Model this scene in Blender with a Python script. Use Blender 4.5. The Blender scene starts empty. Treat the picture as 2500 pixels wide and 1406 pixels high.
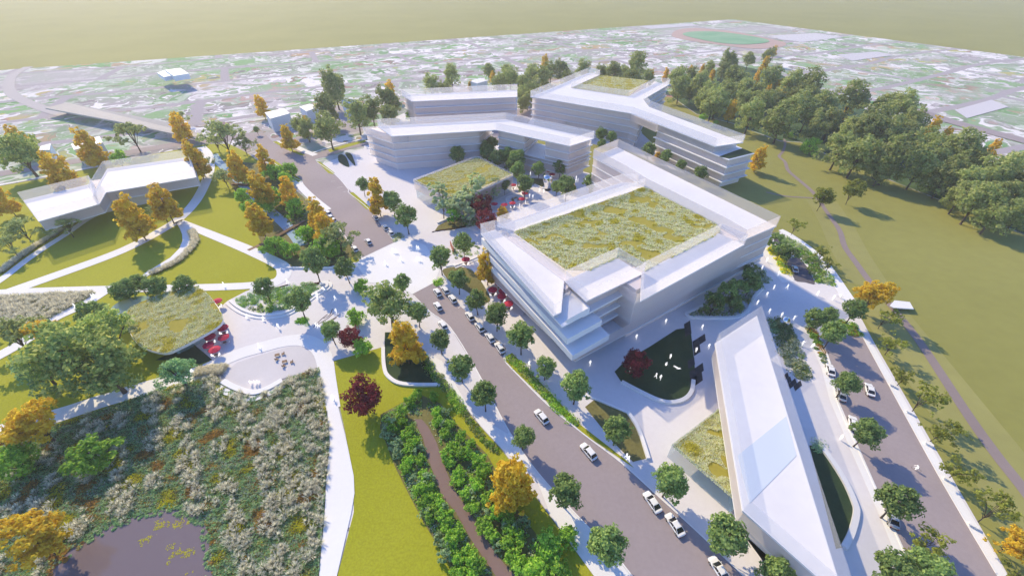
import bpy, bmesh, math, random, re
import numpy as np
from mathutils import Vector
from mathutils.geometry import tessellate_polygon
random.seed(7); rng = np.random.default_rng(11)
S = bpy.context.scene
COL = S.collection
PI = math.pi
# ---------------------------------------------------------------- camera geometry (also used to survey the site from traced points)
CAMH, PITCH, FPX = 88.0, math.radians(38.3), 1023.0
CP, SP = math.cos(PITCH), math.sin(PITCH)
def G(u, v, z=0.0):
    x = u - 1250.0; y = v - 703.0
    dx, dy, dz = x, FPX * CP - y * SP, -FPX * SP - y * CP
    t = (z - CAMH) / dz
    return (t * dx, t * dy, z)
def P(u, v, z=0.0):
    a = G(u, v, z); return (a[0], a[1])
def depth(x, y, z): return y * CP - (z - CAMH) * SP
def proj(x, y, z):
    w = depth(x, y, z); yy = y * SP + (z - CAMH) * CP
    return 1250 + FPX * x / w, 703 - FPX * yy / w
def W(pts, z=0.0): return [P(u, v, z) for u, v in pts]
# ---------------------------------------------------------------- materials
def nm(name):
    m = bpy.data.materials.new(name); m.use_nodes = True
    nt = m.node_tree; b = nt.nodes['Principled BSDF']; return m, nt, b
def N(nt, t, **kw):
    n = nt.nodes.new(t)
    for k, v in kw.items(): setattr(n, k, v)
    return n
def plain(name, col, rough=.7, metal=0.0, spec=.3):
    m, nt, b = nm(name)
    b.inputs['Base Color'].default_value = (*col, 1); b.inputs['Roughness'].default_value = rough
    b.inputs['Metallic'].default_value = metal; b.inputs['Specular IOR Level'].default_value = spec
    return m
def mottled(name, c1, c2, scale=.1, rough=.85, fine=None, detail=4, spec=.15, bump=0):
    m, nt, b = nm(name)
    tc = N(nt, 'ShaderNodeNewGeometry')
    no = N(nt, 'ShaderNodeTexNoise'); no.inputs['Scale'].default_value = scale; no.inputs['Detail'].default_value = detail
    nt.links.new(tc.outputs['Position'], no.inputs['Vector'])
    r = N(nt, 'ShaderNodeValToRGB'); r.color_ramp.elements[0].position = .35; r.color_ramp.elements[1].position = .65
    r.color_ramp.elements[0].color = (*c1, 1); r.color_ramp.elements[1].color = (*c2, 1)
    nt.links.new(no.outputs['Fac'], r.inputs['Fac']); out = r.outputs['Color']
    if fine:
        n2 = N(nt, 'ShaderNodeTexNoise'); n2.inputs['Scale'].default_value = fine[0]; n2.inputs['Detail'].default_value = 3
        nt.links.new(tc.outputs['Position'], n2.inputs['Vector'])
        r2 = N(nt, 'ShaderNodeValToRGB'); a = fine[1]
        r2.color_ramp.elements[0].position = .3; r2.color_ramp.elements[1].position = .7
        r2.color_ramp.elements[0].color = (1 - a, 1 - a, 1 - a, 1); r2.color_ramp.elements[1].color = (1, 1, 1, 1)
        nt.links.new(n2.outputs['Fac'], r2.inputs['Fac'])
        mx = N(nt, 'ShaderNodeMix', data_type='RGBA', blend_type='MULTIPLY'); mx.inputs[0].default_value = 1
        nt.links.new(out, mx.inputs[6]); nt.links.new(r2.outputs['Color'], mx.inputs[7]); out = mx.outputs[2]
        if bump:
            bp = N(nt, 'ShaderNodeBump'); bp.inputs['Strength'].default_value = bump; bp.inputs['Distance'].default_value = .2
            nt.links.new(n2.outputs['Fac'], bp.inputs['Height']); nt.links.new(bp.outputs['Normal'], b.inputs['Normal'])
    nt.links.new(out, b.inputs['Base Color'])
    b.inputs['Roughness'].default_value = rough; b.inputs['Specular IOR Level'].default_value = spec
    return m
def leafmat(name, cols, trans=.5, var=.5, rough=.75):
    """leaves: colour differs from leaf to leaf and a little from tree to tree"""
    m, nt, b = nm(name)
    ge = N(nt, 'ShaderNodeNewGeometry'); oi = N(nt, 'ShaderNodeObjectInfo')
    r = N(nt, 'ShaderNodeValToRGB'); e = r.color_ramp.elements
    e[0].color = (*cols[0], 1); e[1].color = (*cols[-1], 1)
    for i, c in enumerate(cols[1:-1]):
        x = e.new((i + 1) / (len(cols) - 1)); x.color = (*c, 1)
    nt.links.new(ge.outputs['Random Per Island'], r.inputs['Fac'])
    hs = N(nt, 'ShaderNodeHueSaturation')
    mp = N(nt, 'ShaderNodeMapRange'); mp.inputs[3].default_value = 1 - var * .45; mp.inputs[4].default_value = 1 + var * .35
    nt.links.new(oi.outputs['Random'], mp.inputs[0]); nt.links.new(mp.outputs[0], hs.inputs['Value'])
    nt.links.new(r.outputs['Color'], hs.inputs['Color'])
    nt.links.new(hs.outputs['Color'], b.inputs['Base Color'])
    b.inputs['Roughness'].default_value = rough; b.inputs['Specular IOR Level'].default_value = .2
    tr = N(nt, 'ShaderNodeBsdfTranslucent'); nt.links.new(hs.outputs['Color'], tr.inputs['Color'])
    mx = N(nt, 'ShaderNodeMixShader'); mx.inputs[0].default_value = trans
    nt.links.new(b.outputs[0], mx.inputs[1]); nt.links.new(tr.outputs[0], mx.inputs[2])
    nt.links.new(mx.outputs[0], nt.nodes['Material Output'].inputs['Surface'])
    return m
def see_through(name, col, opac, rough=.35, spec=.4, glow=0.0):
    m, nt, b = nm(name)
    b.inputs['Base Color'].default_value = (*col, 1); b.inputs['Roughness'].default_value = rough; b.inputs['Specular IOR Level'].default_value = spec
    t = N(nt, 'ShaderNodeBsdfTransparent'); mx = N(nt, 'ShaderNodeMixShader'); mx.inputs[0].default_value = opac
    src = b.outputs[0]
    if glow:
        tl = N(nt, 'ShaderNodeBsdfTranslucent'); tl.inputs['Color'].default_value = (*[min(.95, c * 1.15) for c in col], 1); m2 = N(nt, 'ShaderNodeMixShader'); m2.inputs[0].default_value = glow
        nt.links.new(b.outputs[0], m2.inputs[1]); nt.links.new(tl.outputs[0], m2.inputs[2]); src = m2.outputs[0]
    nt.links.new(t.outputs[0], mx.inputs[1]); nt.links.new(src, mx.inputs[2])
    nt.links.new(mx.outputs[0], nt.nodes['Material Output'].inputs['Surface'])
    return m
M = {}
M['olive'] = mottled('olive_ground', (.268, .262, .066), (.30, .292, .078), .012, fine=(.25, .08))
M['lawn'] = mottled('lawn_grass', (.355, .365, .018), (.395, .40, .026), .03, fine=(2.5, .22), bump=.3)
M['shade_lawn'] = mottled('shaded_turf', (.035, .07, .03), (.05, .085, .035), .2, fine=(3, .25))  # much darker copy of the lawn, shade put into its colour
M['bank'] = mottled('creek_bank_soil', (.17, .16, .055), (.22, .20, .07), .1, fine=(1.5, .25))
M['plaza'] = mottled('plaza_paving', (.70, .67, .69), (.74, .715, .73), .05, fine=(.8, .04))
M['white_path'] = mottled('white_concrete', (.80, .79, .79), (.84, .83, .83), .05, fine=(1.2, .03))
M['patio'] = mottled('patio_paving', (.60, .57, .58), (.64, .61, .62), .1, fine=(1.4, .04))
M['asphalt'] = mottled('pale_asphalt', (.335, .285, .295), (.375, .32, .33), .04, fine=(1.2, .07))
M['asphalt_dark'] = mottled('dark_asphalt', (.12, .11, .13), (.15, .14, .155), .1, fine=(1.2, .1))
M['track'] = plain('running_track', (.47, .33, .29), .9)
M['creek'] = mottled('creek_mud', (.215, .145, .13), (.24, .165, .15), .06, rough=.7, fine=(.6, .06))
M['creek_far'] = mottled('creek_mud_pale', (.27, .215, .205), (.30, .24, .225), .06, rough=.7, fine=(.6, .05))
m, nt, b = nm('pond_water'); b.inputs['Base Color'].default_value = (.175, .135, .14, 1); b.inputs['Roughness'].default_value = .12
M['pond'] = m
m, nt, b = nm('stream_water'); b.inputs['Base Color'].default_value = (.33, .45, .55, 1); b.inputs['Roughness'].default_value = .9; b.inputs['Specular IOR Level'].default_value = .05
M['stream'] = m
M['white'] = plain('white_panel', (.80, .79, .80), .55)
M['roof'] = mottled('white_roof_membrane', (.74, .72, .735), (.78, .765, .78), .06, fine=(.5, .04), rough=.6)
M['wall'] = plain('white_wall', (.84, .74, .70), .6)
M['frost'] = see_through('frosted_facade', (.93, .79, .75), .62, .3, .4, .5)
M['parapet'] = see_through('frosted_parapet', (.82, .785, .80), .27, .4, .3, .42)
M['parapet_thin'] = see_through('thin_frosted_parapet', (.84, .81, .82), .15, .4, .3, .4)
M['glass'] = see_through('blue_ground_floor_glass', (.45, .68, .76), .34, .12)
M['tanframe'] = see_through('warm_frosted_parapet', (.76, .68, .64), .36, .4, .3, .42)
M['house'] = plain('blueish_white_block', (.68, .74, .80), .6)
M['deck'] = mottled('pale_deck', (.50, .465, .42), (.54, .50, .455), .02, fine=(.3, .05))
M['roofsoil'] = mottled('roof_soil', (.34, .30, .045), (.38, .33, .06), .2, fine=(2, .15))
M['bark'] = mottled('bark', (.10, .075, .06), (.15, .11, .085), 1.5, fine=(6, .3))
M['timber'] = mottled('weathered_timber', (.26, .17, .11), (.34, .23, .15), .8, fine=(5, .25))
M['dark_timber'] = mottled('dark_timber_board', (.12, .07, .045), (.16, .10, .065), .8, fine=(5, .25))
M['rust'] = plain('rusty_steel', (.38, .13, .07), .7, .3)
M['red'] = plain('crimson_canvas', (.50, .012, .06), .75)
M['redt'] = plain('pole_metal', (.55, .54, .53), .4, .6)
M['carpaint'] = plain('white_car_paint', (.82, .82, .82), .22, 0, .6)
M['silver'] = plain('silver_car_paint', (.52, .53, .54), .28, .4, .6)
M['carglass'] = plain('dark_car_glass', (.018, .02, .024), .06, 0, .8)
M['tyre'] = plain('tyre_rubber', (.02, .02, .02), .85)
M['rim'] = plain('wheel_rim', (.45, .45, .46), .3, .8)
M['lampw'] = plain('headlight_lens', (.75, .77, .8), .1, 0, .8)
M['lampr'] = plain('tail_light_lens', (.42, .02, .02), .2, 0, .6)
M['trim'] = plain('black_trim', (.03, .03, .03), .6)
M['chrome'] = plain('mirror_steel', (.86, .87, .88), .03, 1.0)
M['blacktile'] = mottled('black_paving_tile', (.035, .035, .038), (.055, .055, .06), .8, rough=.5)
M['brownbed'] = mottled('bark_mulch', (.17, .10, .05), (.23, .14, .07), .8, fine=(4, .4))
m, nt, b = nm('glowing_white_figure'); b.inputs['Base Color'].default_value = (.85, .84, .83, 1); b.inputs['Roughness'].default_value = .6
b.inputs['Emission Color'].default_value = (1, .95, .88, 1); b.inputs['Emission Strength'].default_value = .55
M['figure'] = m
# leaves
M['l_street'] = leafmat('street_tree_leaf', [(0.146, 0.233, 0.076), (0.266, 0.404, 0.120), (0.488, 0.618, 0.191)])
M['l_oak'] = leafmat('woodland_leaf', [(0.215, 0.287, 0.084), (0.396, 0.470, 0.136), (0.585, 0.585, 0.243)], var=.55)
M['l_big'] = leafmat('broad_tree_leaf', [(0.210, 0.329, 0.098), (0.418, 0.549, 0.155), (0.850, 0.850, 0.265)])
M['l_teal'] = leafmat('blue_green_leaf', [(0.179, 0.334, 0.166), (0.320, 0.555, 0.260), (0.640, 0.850, 0.334)])
M['l_park'] = leafmat('park_tree_leaf', [(0.218, 0.299, 0.120), (0.416, 0.489, 0.179), (0.733, 0.767, 0.299)])
M['l_aut'] = leafmat('autumn_leaf', [(.66, .41, .025), (.85, .63, .05), (.92, .76, .10)], trans=.55, var=.3)
M['l_red'] = leafmat('maroon_leaf', [(0.138, 0.016, 0.027), (0.235, 0.027, 0.043), (0.392, 0.058, 0.078)], var=.3)
M['l_sparse'] = leafmat('olive_leaf', [(0.212, 0.241, 0.038), (0.360, 0.388, 0.063), (0.474, 0.527, 0.105)])
M['l_pale'] = leafmat('pale_blossom_leaf', [(.46, .58, .22), (.62, .72, .36), (.78, .82, .54)], var=.2)
M['l_lime'] = leafmat('bright_green_leaf', [(0.091, 0.291, 0.027), (0.182, 0.473, 0.036), (0.309, 0.655, 0.073)], var=.2)
M['l_shrub'] = leafmat('shrub_leaf', [(0.170, 0.339, 0.048), (0.342, 0.644, 0.075), (0.645, 0.850, 0.136)], var=.5)
M['l_silver'] = leafmat('silver_shrub_leaf', [(0.216, 0.332, 0.157), (0.392, 0.548, 0.274), (0.645, 0.802, 0.451)], var=.3)
M['l_bed'] = leafmat('mixed_bed_leaf', [(0.097, 0.216, 0.058), (0.216, 0.332, 0.097), (0.431, 0.489, 0.196), (0.645, 0.684, 0.313)])
M['l_bedblue'] = leafmat('blue_bed_leaf', [(0.243, 0.370, 0.246), (0.487, 0.614, 0.410), (0.850, 0.850, 0.698)])
M['l_roof'] = leafmat('roof_meadow_leaf', [(0.661, 0.761, 0.345), (0.850, 0.850, 0.546), (0.850, 0.850, 0.776)], var=.1)
M['l_roofy'] = leafmat('roof_sedum_leaf', [(0.506, 0.506, 0.055), (0.660, 0.616, 0.077), (0.770, 0.704, 0.132)], var=.1)
M['l_brown'] = leafmat('seed_head', [(0.392, 0.216, 0.058), (0.587, 0.332, 0.078), (0.822, 0.529, 0.117)])
M['l_yellow'] = leafmat('yellow_flower', [(0.489, 0.529, 0.039), (0.822, 0.744, 0.039), (0.850, 0.850, 0.058)])
M['l_green'] = leafmat('meadow_leaf', [(0.219, 0.451, 0.184), (0.414, 0.698, 0.288), (0.730, 0.850, 0.410)])
# feather grass: green at its foot, beige plume above
m, nt, b = nm('feather_grass'); at = N(nt, 'ShaderNodeAttribute', attribute_name='along')
ge = N(nt, 'ShaderNodeNewGeometry'); r = N(nt, 'ShaderNodeValToRGB'); e = r.color_ramp.elements
e[0].color = (.22, .27, .16, 1); e[0].position = .1; e[1].color = (.84, .80, .64, 1); e[1].position = .55
x = e.new(.35); x.color = (.46, .50, .34, 1)
nt.links.new(at.outputs['Fac'], r.inputs['Fac']); hs = N(nt, 'ShaderNodeHueSaturation'); mp = N(nt, 'ShaderNodeMapRange')
mp.inputs[3].default_value = .7; mp.inputs[4].default_value = 1.25
nt.links.new(ge.outputs['Random Per Island'], mp.inputs[0]); nt.links.new(mp.outputs[0], hs.inputs['Value']); nt.links.new(r.outputs['Color'], hs.inputs['Color'])
nt.links.new(hs.outputs['Color'], b.inputs['Base Color']); b.inputs['Roughness'].default_value = .8; b.inputs['Specular IOR Level'].default_value = .1
tr = N(nt, 'ShaderNodeBsdfTranslucent'); nt.links.new(hs.outputs['Color'], tr.inputs['Color']); mx = N(nt, 'ShaderNodeMixShader'); mx.inputs[0].default_value = .5
nt.links.new(b.outputs[0], mx.inputs[1]); nt.links.new(tr.outputs[0], mx.inputs[2]); nt.links.new(mx.outputs[0], nt.nodes['Material Output'].inputs['Surface'])
M['feather'] = m
# ---------------------------------------------------------------- objects
def mesh(name, verts, faces, mat, smooth=False):
    me = bpy.data.meshes.new(name); me.from_pydata([tuple(v) for v in verts], [], [tuple(f) for f in faces])
    for mm in (mat if isinstance(mat, (list, tuple)) else [mat]): me.materials.append(mm)
    if smooth: me.polygons.foreach_set('use_smooth', [True] * len(me.polygons))
    me.update(); return me
def qmesh(name, V, mat):
    """numpy array (n,4,3) of quads -> mesh"""
    n = len(V); me = bpy.data.meshes.new(name)
    me.vertices.add(n * 4); me.vertices.foreach_set('co', np.ascontiguousarray(V, np.float32).ravel())
    me.loops.add(n * 4); me.loops.foreach_set('vertex_index', np.arange(n * 4, dtype=np.int32))
    me.polygons.add(n); me.polygons.foreach_set('loop_start', np.arange(0, n * 4, 4, dtype=np.int32))
    me.polygons.foreach_set('loop_total', np.full(n, 4, np.int32))
    me.materials.append(mat); me.update(); me.validate(); return me
def obj(name, me, parent=None, loc=(0, 0, 0)):
    o = bpy.data.objects.new(name, me); COL.objects.link(o); o.location = loc
    if parent: o.parent = parent
    return o
def tag(o, label, cat, group=None, kind=None):
    o['label'] = label; o['category'] = cat
    if group: o['group'] = group
    if kind: o['kind'] = kind
    return o
def thing(name, label, cat, loc=(0, 0, 0), rz=0.0, group=None):
    o = bpy.data.objects.new(name, None); COL.objects.link(o); o.empty_display_size = .5
    o.location = loc; o.rotation_euler = (0, 0, rz); return tag(o, label, cat, group)
def copy_tree(o, parent=None):
    c = o.copy(); COL.objects.link(c)
    c.parent = parent
    for ch in o.children: copy_tree(ch, c)
    return c
ORDS = 'first second third fourth fifth sixth seventh eighth ninth tenth eleventh twelfth thirteenth fourteenth fifteenth sixteenth seventeenth eighteenth nineteenth twentieth'.split()
def nth(i):
    if i < 20: return ORDS[i]
    n = i + 1; t = ['', '', 'twenty', 'thirty', 'forty', 'fifty', 'sixty', 'seventy', 'eighty'][n // 10]
    return (t + '-' + ORDS[n % 10 - 1]) if n % 10 else {20: 'twentieth', 30: 'thirtieth', 40: 'fortieth', 50: 'fiftieth', 60: 'sixtieth', 70: 'seventieth'}[n]
# ---- geometry helpers
def area(p): return .5 * sum(p[i][0] * p[(i + 1) % len(p)][1] - p[(i + 1) % len(p)][0] * p[i][1] for i in range(len(p)))
def ccw(p): return list(p) if area(p) > 0 else list(p)[::-1]
def tess(p): return [tuple(t) for t in tessellate_polygon([[Vector((x, y, 0)) for x, y in p]])]
def inset(p, d):
    p = ccw(p); n = len(p); out = []
    for i in range(n):
        a, b, c = Vector(p[i - 1]), Vector(p[i]), Vector(p[(i + 1) % n])
        e1 = (b - a).normalized(); e2 = (c - b).normalized()
        n1 = Vector((-e1.y, e1.x)); n2 = Vector((-e2.y, e2.x)); k = max(.35, 1 + n1.dot(n2))
        q = b + (n1 + n2) * (d / k); out.append((q.x, q.y))
    return out
def prism(p, z0, z1, caps=True):
    p = ccw(p); n = len(p)
    v = [(x, y, z0) for x, y in p] + [(x, y, z1) for x, y in p]
    f = [(i, (i + 1) % n, n + (i + 1) % n, n + i) for i in range(n)]
    if caps:
        for t in tess(p):
            a, b, c = [Vector(p[i]) for i in t]
            if (b - a).cross(c - a) < 0: t = t[::-1]
            f += [tuple(n + i for i in t), tuple(t[::-1])]
    return v, f
def box(x0, x1, y0, y1, z0, z1):
    return ([(x0, y0, z0), (x1, y0, z0), (x1, y1, z0), (x0, y1, z0), (x0, y0, z1), (x1, y0, z1), (x1, y1, z1), (x0, y1, z1)],
            [(0, 3, 2, 1), (4, 5, 6, 7), (0, 1, 5, 4), (1, 2, 6, 5), (2, 3, 7, 6), (3, 0, 4, 7)])
def join(*vf):
    V, F = [], []
    for v, f in vf:
        k = len(V); V += list(v); F += [tuple(i + k for i in q) for q in f]
    return V, F
def spline(pts, sub=6, closed=False):
    n = len(pts); out = []
    for i in range(n if closed else n - 1):
        q = [pts[(i + k) % n] if closed else pts[min(max(i + k, 0), n - 1)] for k in (-1, 0, 1, 2)]
        for s in range(sub):
            t = s / sub; t2, t3 = t * t, t * t * t
            out.append(tuple(.5 * (2 * q[1][k] + (q[2][k] - q[0][k]) * t + (2 * q[0][k] - 5 * q[1][k] + 4 * q[2][k] - q[3][k]) * t2 + (3 * q[1][k] - q[0][k] - 3 * q[2][k] + q[3][k]) * t3) for k in range(2)))
    if not closed: out.append(tuple(pts[-1]))
    return out
def sides(line, w):
    L, R = [], []; n = len(line)
    ws = w if isinstance(w, (list, tuple)) else [w, w]
    for i, p in enumerate(line):
        a, b = Vector(line[max(0, i - 1)]), Vector(line[min(n - 1, i + 1)]); t = (b - a).normalized()
        nn = Vector((-t.y, t.x)); k = i / max(1, n - 1) * (len(ws) - 1); j = min(int(k), len(ws) - 2)
        h = (ws[j] + (ws[j + 1] - ws[j]) * (k - j)) / 2
        L.append((p[0] + nn.x * h, p[1] + nn.y * h)); R.append((p[0] - nn.x * h, p[1] - nn.y * h))
    return L, R
def ribbon(line, w, z):
    L, R = sides(line, w); n = len(L)
    return [(x, y, z) for x, y in L] + [(x, y, z) for x, y in R], [(n + i, n + i + 1, i + 1, i) for i in range(n - 1)]
def wallrib(line, w, z0, z1):
    L, R = sides(line, w); return prism(L + R[::-1], z0, z1)
def sheet(p, z): return [(x, y, z) for x, y in p], [t if ((p[t[1]][0] - p[t[0]][0]) * (p[t[2]][1] - p[t[0]][1]) - (p[t[1]][1] - p[t[0]][1]) * (p[t[2]][0] - p[t[0]][0])) > 0 else t[::-1] for t in tess(p)]
def struct(name, vf, mat):
    o = obj(name, mesh(name, *vf, mat)); o['kind'] = 'structure'; return o
def tube(pts, rads, seg=6):
    """tapered tube through 3-D points"""
    V, F = [], []
    for i, p in enumerate(pts):
        a, b = Vector(pts[max(0, i - 1)]), Vector(pts[min(len(pts) - 1, i + 1)]); t = (b - a).normalized()
        u = t.cross(Vector((0, 0, 1))); u = u.normalized() if u.length > .05 else Vector((1, 0, 0)); w = t.cross(u)
        for k in range(seg):
            c = Vector(p) + (u * math.cos(2 * PI * k / seg) + w * math.sin(2 * PI * k / seg)) * rads[i]; V.append(tuple(c))
    for i in range(len(pts) - 1):
        for k in range(seg):
            F.append((i * seg + k, i * seg + (k + 1) % seg, (i + 1) * seg + (k + 1) % seg, (i + 1) * seg + k))
    F.append(tuple(range(seg))[::-1]); F.append(tuple(range((len(pts) - 1) * seg, len(pts) * seg)))
    return V, F
def revolve(prof, seg=16):
    V, F = [], []; n = len(prof)
    for k in range(seg):
        a = 2 * PI * k / seg
        for r, z in prof: V.append((r * math.cos(a), r * math.sin(a), z))
    for k in range(seg):
        for i in range(n - 1):
            F.append((k * n + i, ((k + 1) % seg) * n + i, ((k + 1) % seg) * n + i + 1, k * n + i + 1))
    return V, F
def inside(p, X, Y):
    c = np.zeros(len(X), bool); n = len(p); j = n - 1
    for i in range(n):
        xi, yi = p[i]; xj, yj = p[j]
        if yi != yj:
            c ^= ((yi > Y) != (yj > Y)) & (X < (xj - xi) * (Y - yi) / (yj - yi) + xi)
        j = i
    return c
def scatter(p, n):
    xs = [q[0] for q in p]; ys = [q[1] for q in p]; out = np.zeros((0, 2))
    while len(out) < n:
        X = rng.uniform(min(xs), max(xs), n * 2); Y = rng.uniform(min(ys), max(ys), n * 2); k = inside(p, X, Y)
        out = np.vstack([out, np.stack([X[k], Y[k]], 1)])
    return out[:n]
def leaves(pos, nrm, size, jit=.7):
    """leaf quads (kite shaped) at pos facing roughly nrm"""
    n = len(pos); nr = nrm + rng.normal(0, jit, (n, 3)); nr /= np.linalg.norm(nr, axis=1)[:, None] + 1e-9
    r = rng.normal(0, 1, (n, 3)); u = np.cross(nr, r); u /= np.linalg.norm(u, axis=1)[:, None] + 1e-9; v = np.cross(nr, u)
    s = (size * rng.uniform(.6, 1.35, n))[:, None] if np.isscalar(size) else (size * rng.uniform(.7, 1.3, n))[:, None]
    return np.stack([pos - v * s * .62, pos + u * s * .40 + v * s * .05, pos + v * s * .62, pos - u * s * .40 + v * s * .05], 1)
# ================================================================ plants
def crown_mesh(name, lobes, n, size, mat, clump=9, shell=.82, jit=.55, cl_r=.34, drop=0.0, up=.25, flat=0.0):
    """leaf quads gathered in clumps on the lobes (cx,cy,cz,rx,ry,rz)"""
    L = np.array(lobes, float); wgt = (L[:, 3] * L[:, 4] + L[:, 3] * L[:, 5]) ; wgt /= wgt.sum()
    K = max(6, int(clump * len(L))); li = rng.choice(len(L), K, p=wgt)
    d = rng.normal(0, 1, (K, 3)); d[:, 2] += up; d /= np.linalg.norm(d, axis=1)[:, None]
    rr = shell * rng.uniform(.72, 1.12, K)[:, None]
    cc = L[li, :3] + d * L[li, 3:] * rr; cr = cl_r * np.cbrt(L[li, 3] * L[li, 4] * L[li, 5]) * rng.uniform(.7, 1.35, K)
    k = rng.choice(K, n, p=cr ** 2 / (cr ** 2).sum())
    e = rng.normal(0, 1, (n, 3)); e /= np.linalg.norm(e, axis=1)[:, None]
    rad = cr[k] * rng.uniform(.25, 1.0, n) ** .45
    pos = cc[k] + e * rad[:, None] * np.array([1, 1, .8])
    nrm = e * .6 + d[k] * .7 + np.array([0, 0, .35 + flat])
    if drop: pos = pos[rng.random(n) > drop]; nrm = nrm[:len(pos)]
    return qmesh(name, leaves(pos, nrm, size, jit), mat)
def trunk_mesh(name, h, r, fork, tips, seg=7, bend=.25):
    parts = [tube([(0, 0, -.3), (0, 0, .15), (bend * .3, bend * .2, fork * .5), (bend, bend * .4, fork), (bend * .6, bend * .8, h)], [r * 1.5, r, r * .82, r * .7, r * .18], seg)]
    for (x, y, z) in tips:
        s = random.uniform(.55, 1.0) * fork; a = (bend * s / max(fork, .1) * .7, bend * .3, s)
        m = (a[0] + (x - a[0]) * .5, a[1] + (y - a[1]) * .5, a[2] + (z - a[2]) * .62)
        parts.append(tube([a, m, (x, y, z)], [r * .5, r * .34, r * .1], 5))
        for q in range(2):
            e = (x + random.uniform(-1, 1) * h * .1, y + random.uniform(-1, 1) * h * .1, z + random.uniform(0, .12) * h)
            parts.append(tube([m, ((m[0] + e[0]) / 2, (m[1] + e[1]) / 2, (m[2] + e[2]) / 2 + .1), e], [r * .24, r * .17, r * .06], 4))
    return mesh(name, *join(*parts), M['bark'], True)
SPEC = {}
def rl(n, R, z0, z1, r0, r1, flat=.85, rim=.55):
    out = []
    for i in range(n):
        a = 2 * PI * (i + random.uniform(-.3, .3)) / n * 1.618 * 1.0 if n > 6 else 2 * PI * i / n + random.uniform(-.4, .4)
        z = random.uniform(z0, z1); t = (z - z0) / max(.01, z1 - z0); rr = R * rim * math.sqrt(random.uniform(.25, 1)) * (1 - .5 * t)
        r = random.uniform(r0, r1); out.append((rr * math.cos(a), rr * math.sin(a), z, r, r, r * flat))
    return out
def spec(key, D, H, variants): SPEC[key] = (D, H, variants)
def build_species():
    def tips(lobes, k=6): return [(l[0] * .9, l[1] * .9, l[2]) for l in random.sample(lobes, min(k, len(lobes)))]
    V = []
    for s in range(3):                                              # street tree: round head on a clear stem
        lb = [(0, 0, 6.0, 2.6, 2.6, 2.9)] + rl(8, 3.0, 4.0, 7.8, 1.1, 1.6, .9, .85)
        V.append((trunk_mesh('street_tree_trunk', 7.5, .17, 3.0, tips(lb, 7)), crown_mesh('street_tree_crown', lb, 3600, .40, M['l_street'], 14, .86, .6, .30)))
    spec('street', 7.4, 9.6, V); V = []
    for s in range(3):                                              # woodland tree: heaped heads
        lb = rl(15, 5.8, 3.4, 12.5, 2.2, 3.2, .85, .85) + [(0, 0, 8.5, 3.8, 3.8, 4.6)]
        V.append((trunk_mesh('woodland_trunk', 11, .35, 4.2, tips(lb, 5)), crown_mesh('woodland_crown', lb, 4200, .62, M['l_oak'], 9, .88, .5, .40)))
    spec('oak', 12.5, 15.5, V); V = []
    for s in range(2):                                              # broad tree with a wide open head
        lb = rl(15, 6.2, 4.2, 11, 1.6, 2.6, .8, .9) + [(0, 0, 7.5, 3.6, 3.6, 3.0)]
        V.append((trunk_mesh('broad_trunk', 9.5, .38, 3.6, tips(lb, 9)), crown_mesh('broad_crown', lb, 5200, .50, M['l_big'], 11, .9, .6, .36)))
    spec('big', 13, 13, V)
    spec('teal', 13, 13, [(t, crown_mesh('blue_green_crown', rl(13, 6.0, 4.2, 11, 1.6, 2.5, .8, .9) + [(0, 0, 7.5, 3.4, 3.4, 3.0)], 4200, .5, M['l_teal'], 10, .9, .6, .36)) for t, c in V[:1]]); V = []
    for s in range(2):                                              # park tree: flat-topped, open, limbs in view
        lb = rl(11, 5.0, 4.6, 7.6, 1.2, 2.0, .55, 1.0) + [(0, 0, 7.2, 2.4, 2.4, 1.3)]
        V.append((trunk_mesh('park_trunk', 7, .2, 2.6, tips(lb, 9)), crown_mesh('park_crown', lb, 3000, .38, M['l_park'], 10, .9, .6, .34)))
    spec('park', 11, 9.0, V); V = []
    for s in range(3):                                              # autumn tree: tall, ragged cone of clumps
        lb = [(0, 0, 3.6 + 1.9 * i + random.uniform(-.3, .3), 3.0 - .34 * i, 3.0 - .34 * i, 1.7) for i in range(5)] + rl(12, 3.4, 2.8, 10, .9, 1.5, .9, .95)
        V.append((trunk_mesh('autumn_trunk', 12, .17, 2.6, tips(lb, 6)), crown_mesh('autumn_crown', lb, 5200, .50, M['l_aut'], 8, .9, .6, .36)))
    spec('autumn', 7.2, 13.5, V); V = []
    for s in range(1):                                              # spreading autumn tree
        lb = rl(14, 5.2, 3.8, 9, 1.2, 2.0, .8, 1.0) + [(0, 0, 6.5, 2.6, 2.6, 2.2)]
        V.append((trunk_mesh('autumn_spread_trunk', 8, .25, 2.8, tips(lb, 9)), crown_mesh('autumn_spread_crown', lb, 4200, .46, M['l_aut'], 9, .92, .6, .36)))
    spec('autwide', 11.5, 11, V); V = []
    for s in range(1):                                              # maroon ball-headed maple
        lb = [(0, 0, 4.6, 3.1, 3.1, 2.9)] + rl(8, 2.6, 3.2, 6, 1.0, 1.4, .9, .85)
        V.append((trunk_mesh('maroon_trunk', 6, .16, 2.2, tips(lb, 6)), crown_mesh('maroon_crown', lb, 4600, .32, M['l_red'], 16, .9, .6, .26)))
    spec('maroon', 7, 8, V); V = []
    for s in range(3):                                              # thin olive tree: layered sprays with gaps
        lb = [(random.uniform(-2.4, 2.4), random.uniform(-2.4, 2.4), random.uniform(2.6, 6.2), random.uniform(.8, 1.5), random.uniform(.8, 1.5), .35) for _ in range(15)]
        V.append((trunk_mesh('olive_trunk', 5.8, .1, 2.0, tips(lb, 9)), crown_mesh('olive_crown', lb, 1150, .36, M['l_sparse'], 5, .9, .5, .5)))
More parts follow.
